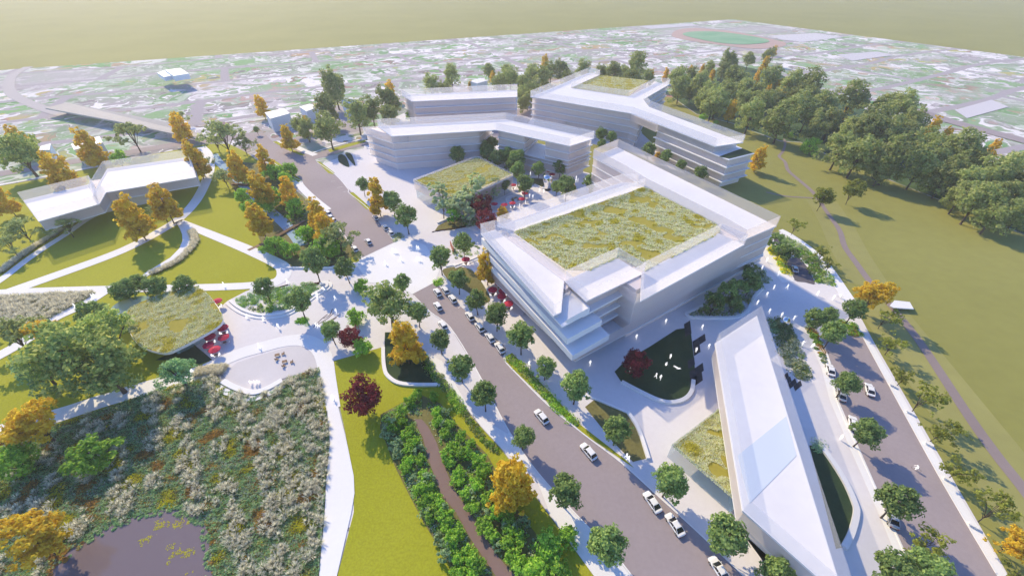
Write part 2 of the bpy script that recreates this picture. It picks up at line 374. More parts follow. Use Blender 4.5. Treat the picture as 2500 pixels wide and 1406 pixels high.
    spec('sparse', 7.2, 6.8, V); spec('rounded', 7.4, 9.0, [(V[0][0], crown_mesh('rounded_crown', [(0, 0, 5.6, 2.8, 2.8, 2.5)] + rl(9, 3.0, 3.8, 7.2, 1.1, 1.7, .85, .85), 2600, .42, M['l_sparse'], 10, .9, .6, .34))]); V = []
    for s in range(2):                                              # tiered pale tree
        lb = [(random.uniform(-1.6, 1.6), random.uniform(-1.6, 1.6), 3.2 + .95 * i, 2.6 - .12 * i, 2.4 - .12 * i, .32) for i in range(6)] + [(random.uniform(-3, 3), random.uniform(-3, 3), random.uniform(3, 6), 1.3, 1.2, .28) for _ in range(5)]
        V.append((trunk_mesh('tiered_trunk', 8, .13, 2.6, tips(lb, 8)), crown_mesh('tiered_crown', lb, 5200, .36, M['l_pale'], 12, .95, .35, .30, up=.6, flat=1.6)))
    spec('tiered', 9.0, 8.8, V)
    spec('lime', 9.0, 8.8, [(V[1][0], crown_mesh('bright_crown', [(random.uniform(-2.2, 2.2), random.uniform(-2.2, 2.2), 2.4 + .8 * i, 1.6, 1.5, .45) for i in range(8)], 2200, .40, M['l_lime'], 9, .95, .4, .34, flat=1.0))])
    V = []
    for s in range(3):
        lb = rl(7, 1.25, .5, 1.6, .5, .8, .8, .9) + [(0, 0, .8, .9, .9, .8)]
        V.append((None, crown_mesh('shrub', lb, 950, .23, M['l_shrub'], 9, .9, .6, .34)))
    spec('shrub', 3.0, 2.5, V); V = []
    for s in range(2):
        lb = rl(9, 1.3, .5, 1.7, .35, .6, .8, 1.0)
        V.append((None, crown_mesh('silver_shrub', lb, 700, .25, M['l_silver'], 8, .95, .7, .4)))
    spec('silver', 3.0, 2.5, V); V = []
    for s in range(2):                                              # dark bushy tree branching from the ground
        lb = rl(12, 3.0, 1.4, 4.6, 1.0, 1.5, .85, .9) + [(0, 0, 2.4, 2.0, 2.0, 2.0)]
        V.append((trunk_mesh('bushy_trunk', 4.4, .16, 1.0, tips(lb, 6)), crown_mesh('bushy_crown', lb, 2600, .38, M['l_shrub'], 9, .9, .6, .34)))
    spec('bushy', 7.5, 6.2, V); V = []
    for s in range(1):                                              # dark planting-bed tree
        lb = rl(12, 3.2, 3.0, 7.0, 1.0, 1.7, .8, .95)
        V.append((trunk_mesh('dark_trunk', 6.5, .15, 2.4, tips(lb, 7)), crown_mesh('dark_crown', lb, 2600, .42, M['l_street'], 8, .9, .6, .4)))
    spec('dark', 7.4, 8.4, V)
build_species()
KIND = dict(street=('street_tree', 'tree'), oak=('woodland_tree', 'tree'), big=('broad_tree', 'tree'), teal=('broad_tree', 'tree'), park=('park_tree', 'tree'), autumn=('autumn_tree', 'tree'),
            autwide=('autumn_tree', 'tree'), maroon=('maroon_tree', 'tree'), sparse=('olive_tree', 'tree'), rounded=('round_olive_tree', 'tree'), tiered=('tiered_tree', 'tree'), lime=('bright_green_tree', 'tree'),
            shrub=('shrub', 'shrub'), silver=('silver_shrub', 'shrub'), bushy=('bushy_tree', 'tree'), dark=('dark_tree', 'tree'))
tcount = {}
def plant(key, u, v, wpx, label, group=None, hk=1.0, z0=.1):
    """tree whose crown is centred on traced point (u,v) with crown width wpx there; hk stretches its height"""
    D0, H0, vs = SPEC[key]; h = H0
    cf = .5 if key in ('shrub', 'silver') else .62
    for _ in range(4):
        x, y = P(u, v, z0 + h * cf); d = wpx / FPX * depth(x, y, h * cf); h = H0 * d / D0 * hk
    x, y = P(u, v, z0 + h * cf)
    i = tcount.get(key, 0); tcount[key] = i + 1; tr, cr = vs[i % len(vs)]
    sc = (d / D0, d / D0, h / H0); rz = (i * 2.399) % (2 * PI); nme, cat = KIND[key]
    if tr is None:
        o = obj(nme, cr, None, (x, y, z0)); tag(o, label, cat, group)
    else:
        o = thing(nme, label, cat, (x, y, z0), 0, group); obj('trunk', tr, o); obj('crown', cr, o)
    o.rotation_euler = (0, 0, rz); o.scale = sc; return o
def bed(name, poly, label, mats, n, size, hh, cat='planting', parent=None, zb=.2, mound=.0):
    """low planting covering a polygon: small heaps of leaves; one mesh"""
    objs = []; root = None
    K = max(8, n // 38); C = scatter(poly, K); ch = hh * rng.uniform(.45, 1.1, K); cr = ch * rng.uniform(.8, 1.4, K)
    k = rng.integers(0, K, n); e = rng.normal(0, 1, (n, 3)); e[:, 2] = np.abs(e[:, 2]); e /= np.linalg.norm(e, axis=1)[:, None]
    pos = np.zeros((n, 3)); pos[:, :2] = C[k] + e[:, :2] * cr[k][:, None]; pos[:, 2] = zb + e[:, 2] * ch[k] * rng.uniform(.5, 1, n)
    Q = leaves(pos, e + np.array([0, 0, .5]), size, .5)
    mi = rng.integers(0, len(mats), K)
    # patches: neighbouring heaps tend to share a species
    ph = rng.uniform(0, 6.28, 4); pv = np.sin(C[:, 0] * .31 + ph[0]) + np.sin(C[:, 1] * .27 + ph[1]) + np.sin((C[:, 0] + C[:, 1]) * .17 + ph[2]) + rng.normal(0, .7, K)
    mi = np.clip(((pv + 3) / 6 * len(mats)).astype(int), 0, len(mats) - 1)
    me = qmesh(name, Q, mats[0])
    for mm in mats[1:]: me.materials.append(mm)
    me.polygons.foreach_set('material_index', mi[k].astype(np.int32)); me.update()
    return me
def nfield(X, Y, s, k=13):
    f = np.zeros(len(X))
    for i in range(k):
        a = rng.uniform(0, 2 * PI); w_ = 2 * PI / (s * rng.uniform(.6, 1.7)); f += np.sin((X * math.cos(a) + Y * math.sin(a)) * w_ + rng.uniform(0, 6.28))
    return f / math.sqrt(k / 2)
def carpet(name, poly, n, size, h, mats, s=7, bare=-1.2, zb=.2, edge=0):
    """low close-grown planting: small leaves over the whole polygon in drifts, with a few bare places"""
    C = scatter(poly, n); f = nfield(C[:, 0], C[:, 1], s); k = f + .55 * nfield(C[:, 0], C[:, 1], s * .3) > bare; C = C[k]; f = f[k]; n = len(C)
    fine = nfield(C[:, 0], C[:, 1], s * .22); g = nfield(C[:, 0], C[:, 1], s * .8) + rng.normal(0, .35, n)
    z = zb + h * np.clip(.45 + .3 * fine, .08, 1) * rng.uniform(.3, 1, n)
    pos = np.column_stack([C, z]); nr = np.column_stack([rng.normal(0, .5, n), rng.normal(0, .5, n), np.ones(n)])
    me = qmesh(name, leaves(pos, nr, size, .45), mats[0])
    for mm in mats[1:]: me.materials.append(mm)
    mi = np.clip(((g + 1.9) / 3.8 * len(mats)).astype(int), 0, len(mats) - 1); me.polygons.foreach_set('material_index', mi.astype(np.int32)); me.update(); return me
def tufts(name, poly, n, h, blades=30, zb=.15, keep=None):
    C = scatter(poly, n)
    if keep is not None: C = C[keep(C)]
    n = len(C); B = n * blades; k = np.repeat(np.arange(n), blades)
    hh = (h * rng.uniform(.7, 1.25, n))[k] * rng.uniform(.75, 1.1, B); a = rng.uniform(0, 2 * PI, B); lean = rng.uniform(.15, 1.05, B)
    wind = np.array([.25, -.12])
    base = np.zeros((B, 3)); base[:, :2] = C[k] + np.stack([np.cos(a), np.sin(a)], 1) * .12; base[:, 2] = zb
    dr = np.stack([np.cos(a) * lean + wind[0], np.sin(a) * lean + wind[1], np.ones(B)], 1); dr /= np.linalg.norm(dr, axis=1)[:, None]
    tip = base + dr * hh[:, None]; tip[:, 2] = np.maximum(tip[:, 2] - .12 * hh * lean, zb + .1)
    s = np.stack([-np.sin(a), np.cos(a), np.zeros(B)], 1) * .024
    mid = base * .45 + tip * .55 + np.array([0, 0, .08])
    V = np.stack([base - s, base + s, mid + s * 2.2, mid - s * 2.2, mid - s * 2.2, mid + s * 2.2, tip + s * .9, tip - s * .9], 1).reshape(-1, 4, 3)
    me = qmesh(name, V, M['feather'])
    al = np.tile(np.array([0, 0, .5, .5, .5, .5, 1, 1], np.float32), B); at = me.attributes.new('along', 'FLOAT', 'POINT'); at.data.foreach_set('value', al)
    return me
# ================================================================ cars
def loft(sts):
    """stations (x, [(y,z)...]) -> closed shell"""
    V, F = [], []; n = len(sts[0][1])
    for x, sec in sts: V += [(x, y, z) for y, z in sec]
    for i in range(len(sts) - 1):
        for k in range(n): F.append((i * n + k, i * n + (k + 1) % n, (i + 1) * n + (k + 1) % n, (i + 1) * n + k))
    F.append(tuple(range(n))[::-1]); F.append(tuple(range((len(sts) - 1) * n, len(sts) * n))); return V, F
def car_parts(paint, sedan=False):
    L = 2.3; hw = .92; bel = .92 if not sedan else .86; rf = 1.62 if not sedan else 1.42
    def sec(w, zb, zt): return [(-w * .9, zb), (-w, zb + .18), (-w, zt - .16), (-w * .88, zt), (w * .88, zt), (w, zt - .16), (w, zb + .18), (w * .9, zb)]
    body = loft([(-L, sec(hw * .84, .42, bel - .14)), (-L + .18, sec(hw * .96, .28, bel - .02)), (-1.2, sec(hw, .26, bel)), (.9, sec(hw, .26, bel)), (1.75, sec(hw * .97, .28, bel - .08)), (L - .15, sec(hw * .88, .30, bel - .24)), (L, sec(hw * .74, .42, bel - .34))])
    xr0, xr1 = (-1.95, -1.45) if not sedan else (-1.75, -.95); xf0, xf1 = 1.15, .35
    def gh(z, x0, x1, w): return [(x0, -w, z), (x1, -w, z), (x1, w, z), (x0, w, z)]
    b, t = gh(bel - .02, xr0, xf0, .82), gh(rf - .05, xr1, xf1, .64)
    cab = (b + t, [(0, 1, 5, 4), (1, 2, 6, 5), (2, 3, 7, 6), (3, 0, 4, 7), (4, 5, 6, 7)])
    r0, r1 = gh(rf - .055, xr1 - .04, xf1 + .05, .665), gh(rf, xr1 + .1, xf1 - .12, .56)
    roof = (r0 + r1, [(0, 1, 5, 4), (1, 2, 6, 5), (2, 3, 7, 6), (3, 0, 4, 7), (4, 5, 6, 7), (3, 2, 1, 0)])
    pil = []
    for s in (-1, 1):
        for (xb, xt) in ((xf0, xf1), (xr0, xr1), (-.35, -.35)):
            pil.append(tube([(xb, s * .825, bel - .02), (xt, s * .65, rf - .04)], [.05, .045], 4))
    return mesh('car_body', *body, paint), mesh('car_roof', *join(roof, *pil), paint), mesh('car_window', *cab, M['carglass'])
_w = revolve([(.0, -.11), (.25, -.11), (.34, -.09), (.35, 0), (.34, .09), (.25, .11), (.0, .11)], 14)
TYRE = mesh('tyre', [(x, z, y) for x, y, z in _w[0]], _w[1], M['tyre'], True)
_r = revolve([(0, -.118), (.19, -.118), (.21, -.1), (.21, .1), (.19, .118), (0, .118)], 10)
RIM = mesh('rim', [(x, z, y) for x, y, z in _r[0]], _r[1], M['rim'])
LAMP = mesh('headlight', *box(-.05, .05, -.17, .17, -.07, .07), M['lampw']); TAIL = mesh('tail_light', *box(-.04, .04, -.15, .15, -.09, .09), M['lampr'])
BUMP = mesh('bumper', *box(-.06, .06, -.7, .7, -.1, .1), M['trim']); PLATE = mesh('mirror', *box(-.06, .06, -.09, .09, -.06, .06), M['white'])
CARM = {k: car_parts(M['carpaint'] if k != 'silver' else M['silver'], k != 'suv') for k in ('suv', 'sedan', 'silver')}
def make_car(kind):
    sed = kind != 'suv'; bel = .92 if not sed else .86
    t = thing('car', '', 'car'); bd, rf, gl = CARM[kind]
    obj('body', bd, t); obj('roof', rf, t); obj('window_glass', gl, t)
    for x in (-1.42, 1.42):
        for s in (-1, 1):
            w = bpy.data.objects.new('wheel', None); COL.objects.link(w); w.parent = t; w.location = (x, s * .84, .35); w.empty_display_size = .2
            obj('tyre', TYRE, w); obj('rim', RIM, w)
    for s in (-1, 1):
        obj('headlight', LAMP, t, (2.2, s * .6, bel - .30)); obj('tail_light', TAIL, t, (-2.27, s * .6, bel - .22)); obj('side_mirror', PLATE, t, (.85, s * .98, bel + .05))
    obj('bumper', BUMP, t, (2.27, 0, .40)); obj('bumper', BUMP, t, (-2.28, 0, .42)); return t
CARP = {}
def car(kind, u, v, u2, v2, label, group=None, z=.16):
    if kind not in CARP: o = CARP[kind] = make_car(kind)
    else: o = copy_tree(CARP[kind])
    x, y = P(u, v, z + .7); a, b = P(u2, v2); o.location = (x, y, z); o.rotation_euler = (0, 0, math.atan2(b - y, a - x)); tag(o, label, 'car')
    if group: o['group'] = group
    elif 'group' in o: del o['group']
    return o
# ================================================================ people: one continuous skinned body per pose
def figure_mesh(name, J):
    """J: joints of the pose; fingers are added at the hands; one surface grown with Skin"""
    vs, es, rs = [], [], []
    def add(p, r): vs.append(p); rs.append(r); return len(vs) - 1
    def chain(start, pts):
        k = start
        for p, r in pts: j = add(p, r); es.append((k, j)); k = j
        return k
    pel = add(J['pelvis'], .13); ch = chain(pel, [(tuple((Vector(J['pelvis']) + Vector(J['chest'])) / 2), .125), (J['chest'], .15)])
    nk = chain(ch, [(J['neck'], .06)]); hd = Vector(J['head']); up = (hd - Vector(J['neck'])).normalized(); fw = Vector(J.get('face', (1, 0, 0)))
    c = chain(nk, [(tuple(hd - up * .06 + fw * .015), .085), (tuple(hd + up * .04), .098), (tuple(hd + up * .1), .06)])
    chain(nk + 1, [(tuple(hd - up * .02 + fw * .115), .018)])                    # nose
    for s in 'LR':
        k = chain(ch, [(J['sh' + s], .062), (J['el' + s], .045), (J['wr' + s], .032)])
        w = Vector(J['wr' + s]); d = (w - Vector(J['el' + s])).normalized(); sd = d.cross(Vector((0, 0, 1)));
        sd = sd.normalized() if sd.length > .05 else fw.cross(d).normalized()
        pm = chain(k, [(tuple(w + d * .07), .036)])
        for q, ln in zip((-.03, -.01, .01, .03), (.075, .09, .085, .065)):
            chain(pm, [(tuple(w + d * .10 + sd * q), .010), (tuple(w + d * (.10 + ln) + sd * q * 1.2 + fw * .012), .008)])
        chain(k, [(tuple(w + d * .05 + fw * .045), .011), (tuple(w + d * .09 + fw * .06), .009)])   # thumb
        k = chain(pel, [(J['hp' + s], .10), (J['kn' + s], .068), (J['an' + s], .045)]); an = Vector(J['an' + s]); ff = Vector(J.get('foot', (1, 0, 0)))
        chain(k, [(tuple(an + ff * .10 + Vector((0, 0, -.055))), .04), (tuple(an + ff * .19 + Vector((0, 0, -.06))), .026)])
    me = bpy.data.meshes.new(name); me.from_pydata(vs, es, []); o = bpy.data.objects.new(name, me); COL.objects.link(o)
    md = o.modifiers.new('skin', 'SKIN'); md.use_smooth_shade = True
    for i, sv in enumerate(me.skin_vertices[0].data): sv.radius = (rs[i], rs[i]); sv.use_root = (i == 0)
    o.modifiers.new('sub', 'SUBSURF').levels = 1
    dg = bpy.context.evaluated_depsgraph_get(); out = bpy.data.meshes.new_from_object(o.evaluated_get(dg)); out.name = name
    out.materials.clear(); out.materials.append(M['figure']); bpy.data.objects.remove(o); return out
def pose(**k):
    J = dict(pelvis=(0, 0, .94), chest=(0, 0, 1.32), neck=(0, 0, 1.50), head=(.02, 0, 1.64),
             shL=(0, .19, 1.42), elL=(-.03, .24, 1.13), wrL=(.05, .25, .88), shR=(0, -.19, 1.42), elR=(-.03, -.24, 1.13), wrR=(.05, -.25, .88),
             hpL=(0, .1, .90), knL=(.02, .10, .50), anL=(0, .10, .09), hpR=(0, -.1, .90), knR=(.02, -.10, .50), anR=(0, -.10, .09)); J.update(k); return J
POSES = {'standing': pose(),
 'walking': pose(pelvis=(0, 0, .92), chest=(.03, 0, 1.30), neck=(.05, 0, 1.48), head=(.08, 0, 1.62), shL=(.03, .19, 1.40), elL=(-.12, .23, 1.13), wrL=(-.18, .22, .90), shR=(.03, -.19, 1.40), elR=(.12, -.23, 1.14), wrR=(.30, -.20, .95), knL=(.20, .1, .52), anL=(.30, .10, .11), knR=(-.08, -.1, .50), anR=(-.36, -.10, .14)),
 'reaching': pose(elR=(.20, -.26, 1.35), wrR=(.42, -.22, 1.48), elL=(.10, .27, 1.18), wrL=(.28, .18, 1.28), anL=(.12, .16, .09), knL=(.08, .14, .5), anR=(-.12, -.14, .09)),
 'sitting': pose(pelvis=(0, 0, .53), chest=(-.04, 0, .92), neck=(-.03, 0, 1.10), head=(.0, 0, 1.24), shL=(-.04, .19, 1.02), elL=(.05, .24, .76), wrL=(.26, .17, .68), shR=(-.04, -.19, 1.02), elR=(.05, -.24, .76), wrR=(.26, -.17, .68), hpL=(.03, .1, .52), knL=(.44, .12, .52), anL=(.46, .12, .09), hpR=(.03, -.1, .52), knR=(.44, -.12, .52), anR=(.42, -.12, .09)),
 'crouching': pose(pelvis=(-.05, 0, .42), chest=(.16, 0, .74), neck=(.26, 0, .88), head=(.34, 0, .99), shL=(.16, .19, .80), elL=(.30, .24, .56), wrL=(.46, .18, .40), shR=(.16, -.19, .80), elR=(.30, -.24, .56), wrR=(.46, -.18, .40), hpL=(-.02, .1, .42), knL=(.34, .16, .46), anL=(.04, .14, .09), hpR=(-.02, -.1, .42), knR=(.30, -.16, .40), anR=(-.02, -.14, .09)),
 'lying': pose(pelvis=(0, 0, .14), chest=(-.38, 0, .16), neck=(-.56, 0, .17), head=(-.70, 0, .19), face=(0, 0, 1), foot=(0, 0, .9), shL=(-.48, .19, .15), elL=(-.25, .34, .12), wrL=(-.02, .38, .10), shR=(-.48, -.19, .15), elR=(-.60, -.40, .12), wrR=(-.80, -.30, .12), hpL=(.05, .1, .13), knL=(.46, .14, .14), anL=(.86, .18, .12), hpR=(.05, -.1, .13), knR=(.46, -.12, .16), anR=(.86, -.12, .12)),
 'riding': pose(pelvis=(-.15, 0, .96), chest=(.08, 0, 1.28), neck=(.19, 0, 1.43), head=(.27, 0, 1.55), shL=(.08, .18, 1.36), elL=(.30, .24, 1.15), wrL=(.50, .24, 1.06), shR=(.08, -.18, 1.36), elR=(.30, -.24, 1.15), wrR=(.50, -.24, 1.06), hpL=(-.1, .1, .93), knL=(.24, .12, .72), anL=(.06, .12, .36), hpR=(-.1, -.1, .93), knR=(.14, -.12, .58), anR=(-.06, -.12, .24))}
FIG = {k: figure_mesh('person_' + k, v) for k, v in POSES.items()}
def person(p, u, v, az, label, group=None, z=.2, sc=1.0):
    """p: pose; (u,v): the traced point of the body's middle"""
    hz = {'sitting': .6, 'crouching': .5, 'lying': .15, 'riding': .9}.get(p, .9); x, y = P(u, v, z + hz)
    o = obj('person', FIG[p], None, (x, y, z)); o.rotation_euler = (0, 0, math.radians(az)); o.scale = (sc * 1.12,) * 3
    return tag(o, label, 'person', group)
# ================================================================ patio furniture
def canopy():
    n = 8; V = [(0, 0, 2.75)]; F = []
    for k in range(n): V.append((1.55 * math.cos(2 * PI * k / n), 1.55 * math.sin(2 * PI * k / n), 2.2))
    for k in range(n): V.append((1.55 * math.cos(2 * PI * k / n), 1.55 * math.sin(2 * PI * k / n), 2.05))
    for k in range(n): V.append((1.5 * math.cos(2 * PI * k / n), 1.5 * math.sin(2 * PI * k / n), 2.16))
    V.append((0, 0, 2.68)); c = len(V) - 1
    for k in range(n):
        j = (k + 1) % n; F += [(0, 1 + k, 1 + j), (1 + k, 9 + k, 9 + j, 1 + j), (9 + k, 17 + k, 17 + j, 9 + j), (c, 17 + j, 17 + k)]
    return mesh('canopy', V, F, M['red'])
CAN = canopy(); POLE = mesh('pole', *tube([(0, 0, .05), (0, 0, 2.8)], [.03, .025], 6), M['redt']); PBASE = mesh('base', *revolve([(0, 0), (.3, 0), (.3, .06), (.06, .1), (0, .1)], 10), M['redt'])
TTOP = mesh('table_top', *revolve([(0, .70), (.5, .70), (.52, .72), (.5, .74), (0, .74)], 14), M['timber']); TLEG = mesh('pedestal', *revolve([(0, 0), (.26, 0), (.24, .04), (.05, .06), (.05, .7), (0, .7)], 8), M['redt'])
CSEAT = mesh('seat', *box(-.22, .22, -.22, .22, .43, .47), M['white']); CBACK = mesh('backrest', *box(-.24, -.2, -.22, .22, .47, .88), M['white']); CLEG = mesh('leg', *tube([(0, 0, 0), (0, 0, .43)], [.02, .022], 5), M['redt'])
def parasol(u, v, label, group):
    x, y = P(u, v, 2.5); t = thing('parasol', label, 'parasol', (x, y, .2), random.uniform(0, .8), group)
    obj('canopy', CAN, t); obj('pole', POLE, t); obj('base', PBASE, t); return x, y
def cafe_set(x, y, lab, people, group):
    t = thing('cafe_table', 'round timber cafe table ' + lab, 'table', (x + .05, y - .62, .2), 0, 'cafe tables under the red parasols'); obj('table_top', TTOP, t); obj('pedestal', TLEG, t)
    for i, a in enumerate((15, 195)):
        cx, cy = x + .05 + 1.0 * math.cos(math.radians(a)), y - .62 + 1.0 * math.sin(math.radians(a)); c = thing('cafe_chair', 'white cafe chair, %s side, %s' % (('right', 'left')[i], lab), 'chair', (cx, cy, .2), math.radians(a + 180), 'white cafe chairs')
        obj('seat', CSEAT, c); obj('backrest', CBACK, c)
        for sx in (-.18, .18):
            for sy in (-.18, .18): obj('leg', CLEG, c, (sx, sy, 0))
        if i < people:
            o = obj('person', FIG['sitting'], None, (cx, cy, .17)); o.rotation_euler = (0, 0, math.radians(a + 180)); tag(o, 'white figure seated, %s side, %s' % (('right', 'left')[i], lab), 'person', 'seated cafe guests')
# ================================================================ ground sheets (each a few cm above the one below)
GS = 3200
struct('ground', ([(-GS, -300, 0), (GS, -300, 0), (GS, GS, 0), (-GS, GS, 0)], [(0, 1, 2, 3)]), M['olive'])
# far suburb: a square tract of streets, roofs and gardens, seen flat from the air
c0 = Vector(P(1790, 48)); dl = (Vector(P(0, 172)) - c0).normalized(); dr = (Vector(P(2500, 140)) - c0).normalized()
AA = math.atan2(dl.y, dl.x)
def aerial_mat():
    m, nt, b = nm('suburb_ground'); L = nt.links
    tc = N(nt, 'ShaderNodeNewGeometry'); mp = N(nt, 'ShaderNodeMapping'); mp.inputs['Rotation'].default_value = (0, 0, -AA); mp.inputs['Location'].default_value = (0, 0, 0)
    L.new(tc.outputs['Position'], mp.inputs['Vector'])
    def noise(s, d=3, off=0, sc=(1, 1, 1)):
        m2 = N(nt, 'ShaderNodeMapping'); m2.inputs['Location'].default_value = (off, off * 1.7, 0); m2.inputs['Scale'].default_value = sc; L.new(mp.outputs[0], m2.inputs['Vector'])
        n = N(nt, 'ShaderNodeTexNoise'); n.inputs['Scale'].default_value = s; n.inputs['Detail'].default_value = d; L.new(m2.outputs[0], n.inputs['Vector']); return n.outputs['Fac']
    def ramp(f, a, b_, lo=0., hi=1.):
        r = N(nt, 'ShaderNodeMapRange'); r.inputs[1].default_value = a; r.inputs[2].default_value = b_; r.inputs[3].default_value = lo; r.inputs[4].default_value = hi; L.new(f, r.inputs[0]); return r.outputs[0]
    def mix(f, c1, c2):
        x = N(nt, 'ShaderNodeMix', data_type='RGBA')
        if f is not None: L.new(f, x.inputs[0])
        for i, c in ((6, c1), (7, c2)):
            if isinstance(c, tuple): x.inputs[i].default_value = (*c, 1)
            else: L.new(c, x.inputs[i])
        return x.outputs[2]
    def mul(a, b_):
        x = N(nt, 'ShaderNodeMath', operation='MULTIPLY'); L.new(a, x.inputs[0]); L.new(b_, x.inputs[1]); return x.outputs[0]
    base = mix(ramp(noise(.008, 4), .38, .62), (.30, .26, .27), (.45, .41, .42))
    base = mix(ramp(noise(.012, 4, 31), .45, .57), base, (.27, .39, .20))
    base = mix(ramp(noise(.02, 3, 77), .55, .66), base, (.17, .38, .17))
    base = mix(ramp(noise(.017, 3, 143), .58, .68), base, (.42, .47, .17))
    base = mix(ramp(noise(.022, 4, 211), .58, .68, 0, .8), base, (.20, .17, .18))
    base = mix(ramp(noise(.03, 2, 301), .69, .74, 0, .7), base, (.46, .26, .20))
    wn = N(nt, 'ShaderNodeTexNoise'); wn.inputs['Scale'].default_value = .06; wn.inputs['Detail'].default_value = 2; L.new(mp.outputs[0], wn.inputs['Vector'])
    ws = N(nt, 'ShaderNodeVectorMath', operation='SCALE'); ws.inputs[3].default_value = 9; L.new(wn.outputs['Color'], ws.inputs[0]); wob = N(nt, 'ShaderNodeVectorMath', operation='ADD'); L.new(mp.outputs[0], wob.inputs[0]); L.new(ws.outputs[0], wob.inputs[1])
    def lots(sx, sy, off, cols, rnd=.75):
        v = N(nt, 'ShaderNodeTexVoronoi', distance='CHEBYCHEV', feature='SMOOTH_F1'); v.inputs['Scale'].default_value = 1; v.inputs['Randomness'].default_value = rnd; v.inputs['Smoothness'].default_value = .22
        m2 = N(nt, 'ShaderNodeMapping'); m2.inputs['Scale'].default_value = (sx, sy, 1); m2.inputs['Location'].default_value = (off, off, 0); L.new(wob.outputs[0], m2.inputs['Vector']); L.new(m2.outputs[0], v.inputs['Vector'])
        sp = N(nt, 'ShaderNodeSeparateColor'); L.new(v.outputs['Color'], sp.inputs[0]); r = N(nt, 'ShaderNodeValToRGB'); e = r.color_ramp.elements
        e[0].position, e[0].color = cols[0][0], (*cols[0][1], 1); e[1].position, e[1].color = cols[-1][0], (*cols[-1][1], 1)
        for p_, c_ in cols[1:-1]: x = e.new(p_); x.color = (*c_, 1)
        L.new(sp.outputs[0], r.inputs['Fac']); return r.outputs['Color'], sp.outputs[1]
    gy, dk, wh, gr, gd, yl, rd = (.40, .36, .38), (.22, .19, .20), (.80, .76, .77), (.23, .41, .17), (.15, .30, .12), (.44, .48, .15), (.50, .28, .22)
    c1, f1 = lots(1 / 46, 1 / 30, 3, [(.0, gd), (.14, gr), (.26, gy), (.36, wh), (.50, wh), (.58, gy), (.68, gr), (.80, dk), (.90, rd), (1, yl)])
    c2, f2 = lots(1 / 21, 1 / 34, 11, [(.08, gy), (.22, gr), (.34, gy), (.46, wh), (.62, wh), (.70, dk), (.80, gy), (.90, gd), (1, wh)])
    base = mix(ramp(noise(.018, 3, 53), .42, .58), c1, c2)
    base = mix(ramp(noise(.006, 3, 87), .50, .64, 0, .45), base, (.25, .38, .20))
    base = mix(ramp(noise(.005, 3, 19), .55, .64, 0, .75), base, (.47, .43, .45))
    # streets
    br = N(nt, 'ShaderNodeTexBrick'); br.inputs['Scale'].default_value = 1; br.inputs['Mortar Size'].default_value = 4.5; br.inputs['Mortar Smooth'].default_value = .4; br.inputs['Brick Width'].default_value = 190; br.inputs['Row Height'].default_value = 64
    ad = N(nt, 'ShaderNodeVectorMath', operation='ADD'); nz = N(nt, 'ShaderNodeTexNoise'); nz.inputs['Scale'].default_value = .004; L.new(mp.outputs[0], nz.inputs['Vector'])
    sc = N(nt, 'ShaderNodeVectorMath', operation='SCALE'); sc.inputs[3].default_value = 60; L.new(nz.outputs['Color'], sc.inputs[0]); L.new(mp.outputs[0], ad.inputs[0]); L.new(sc.outputs[0], ad.inputs[1]); L.new(ad.outputs[0], br.inputs['Vector'])
    base = mix(br.outputs['Fac'], base, (.40, .36, .385))
    L.new(base, b.inputs['Base Color']); b.inputs['Roughness'].default_value = .95; b.inputs['Specular IOR Level'].default_value = .05
    return m
M['aerial'] = aerial_mat()
q = [c0, c0 + dl * 1900, c0 + dl * 1900 + dr * 1150, c0 + dr * 1150]
q = [(max(-3000, min(3000, a.x)), a.y) for a in q]
struct('suburb_ground', sheet([(a[0], max(-350, a[1])) for a in ccw(q)], .03), M['aerial'])
# flat features of that far tract: running track and big pale lots
tk = [(1640, 88), (1655, 74), (1700, 70), (1790, 78), (1880, 96), (1918, 106), (1905, 116), (1840, 120), (1750, 110), (1670, 98)]
struct('running_track', sheet(spline(W(tk), 6, True), .3), M['track'])
tin = [(1668, 87), (1690, 79), (1760, 80), (1850, 93), (1878, 102), (1855, 108), (1800, 110), (1735, 103)]
struct('sports_field', sheet(spline(W(tin), 6, True), .6), mottled('sports_turf', (.17, .37, .20), (.26, .42, .26), .03))
struct('parking_lot', sheet(W([(1880, 88), (1990, 82), (2060, 92), (1960, 104), (1905, 98)]), .3), plain('pale_lot', (.60, .575, .60), .9))
struct('parking_lot', sheet(W([(1560, 66), (1690, 58), (1700, 64), (1590, 72)]), .3), plain('pale_lot_two', (.56, .54, .57), .9))
struct('parking_lot', sheet(W([(2040, 135), (2140, 127), (2180, 136), (2080, 150)]), .3), plain('pale_lot_three', (.58, .55, .58), .9))
struct('parking_lot', sheet(W([(2330, 270), (2420, 245), (2462, 262), (2360, 290)]), .3), plain('pale_lot_four', (.60, .57, .60), .9))
struct('road', ribbon(spline(W([(2210, 262), (2330, 300), (2500, 345), (2700, 400)])), 12, .35), M['asphalt'])
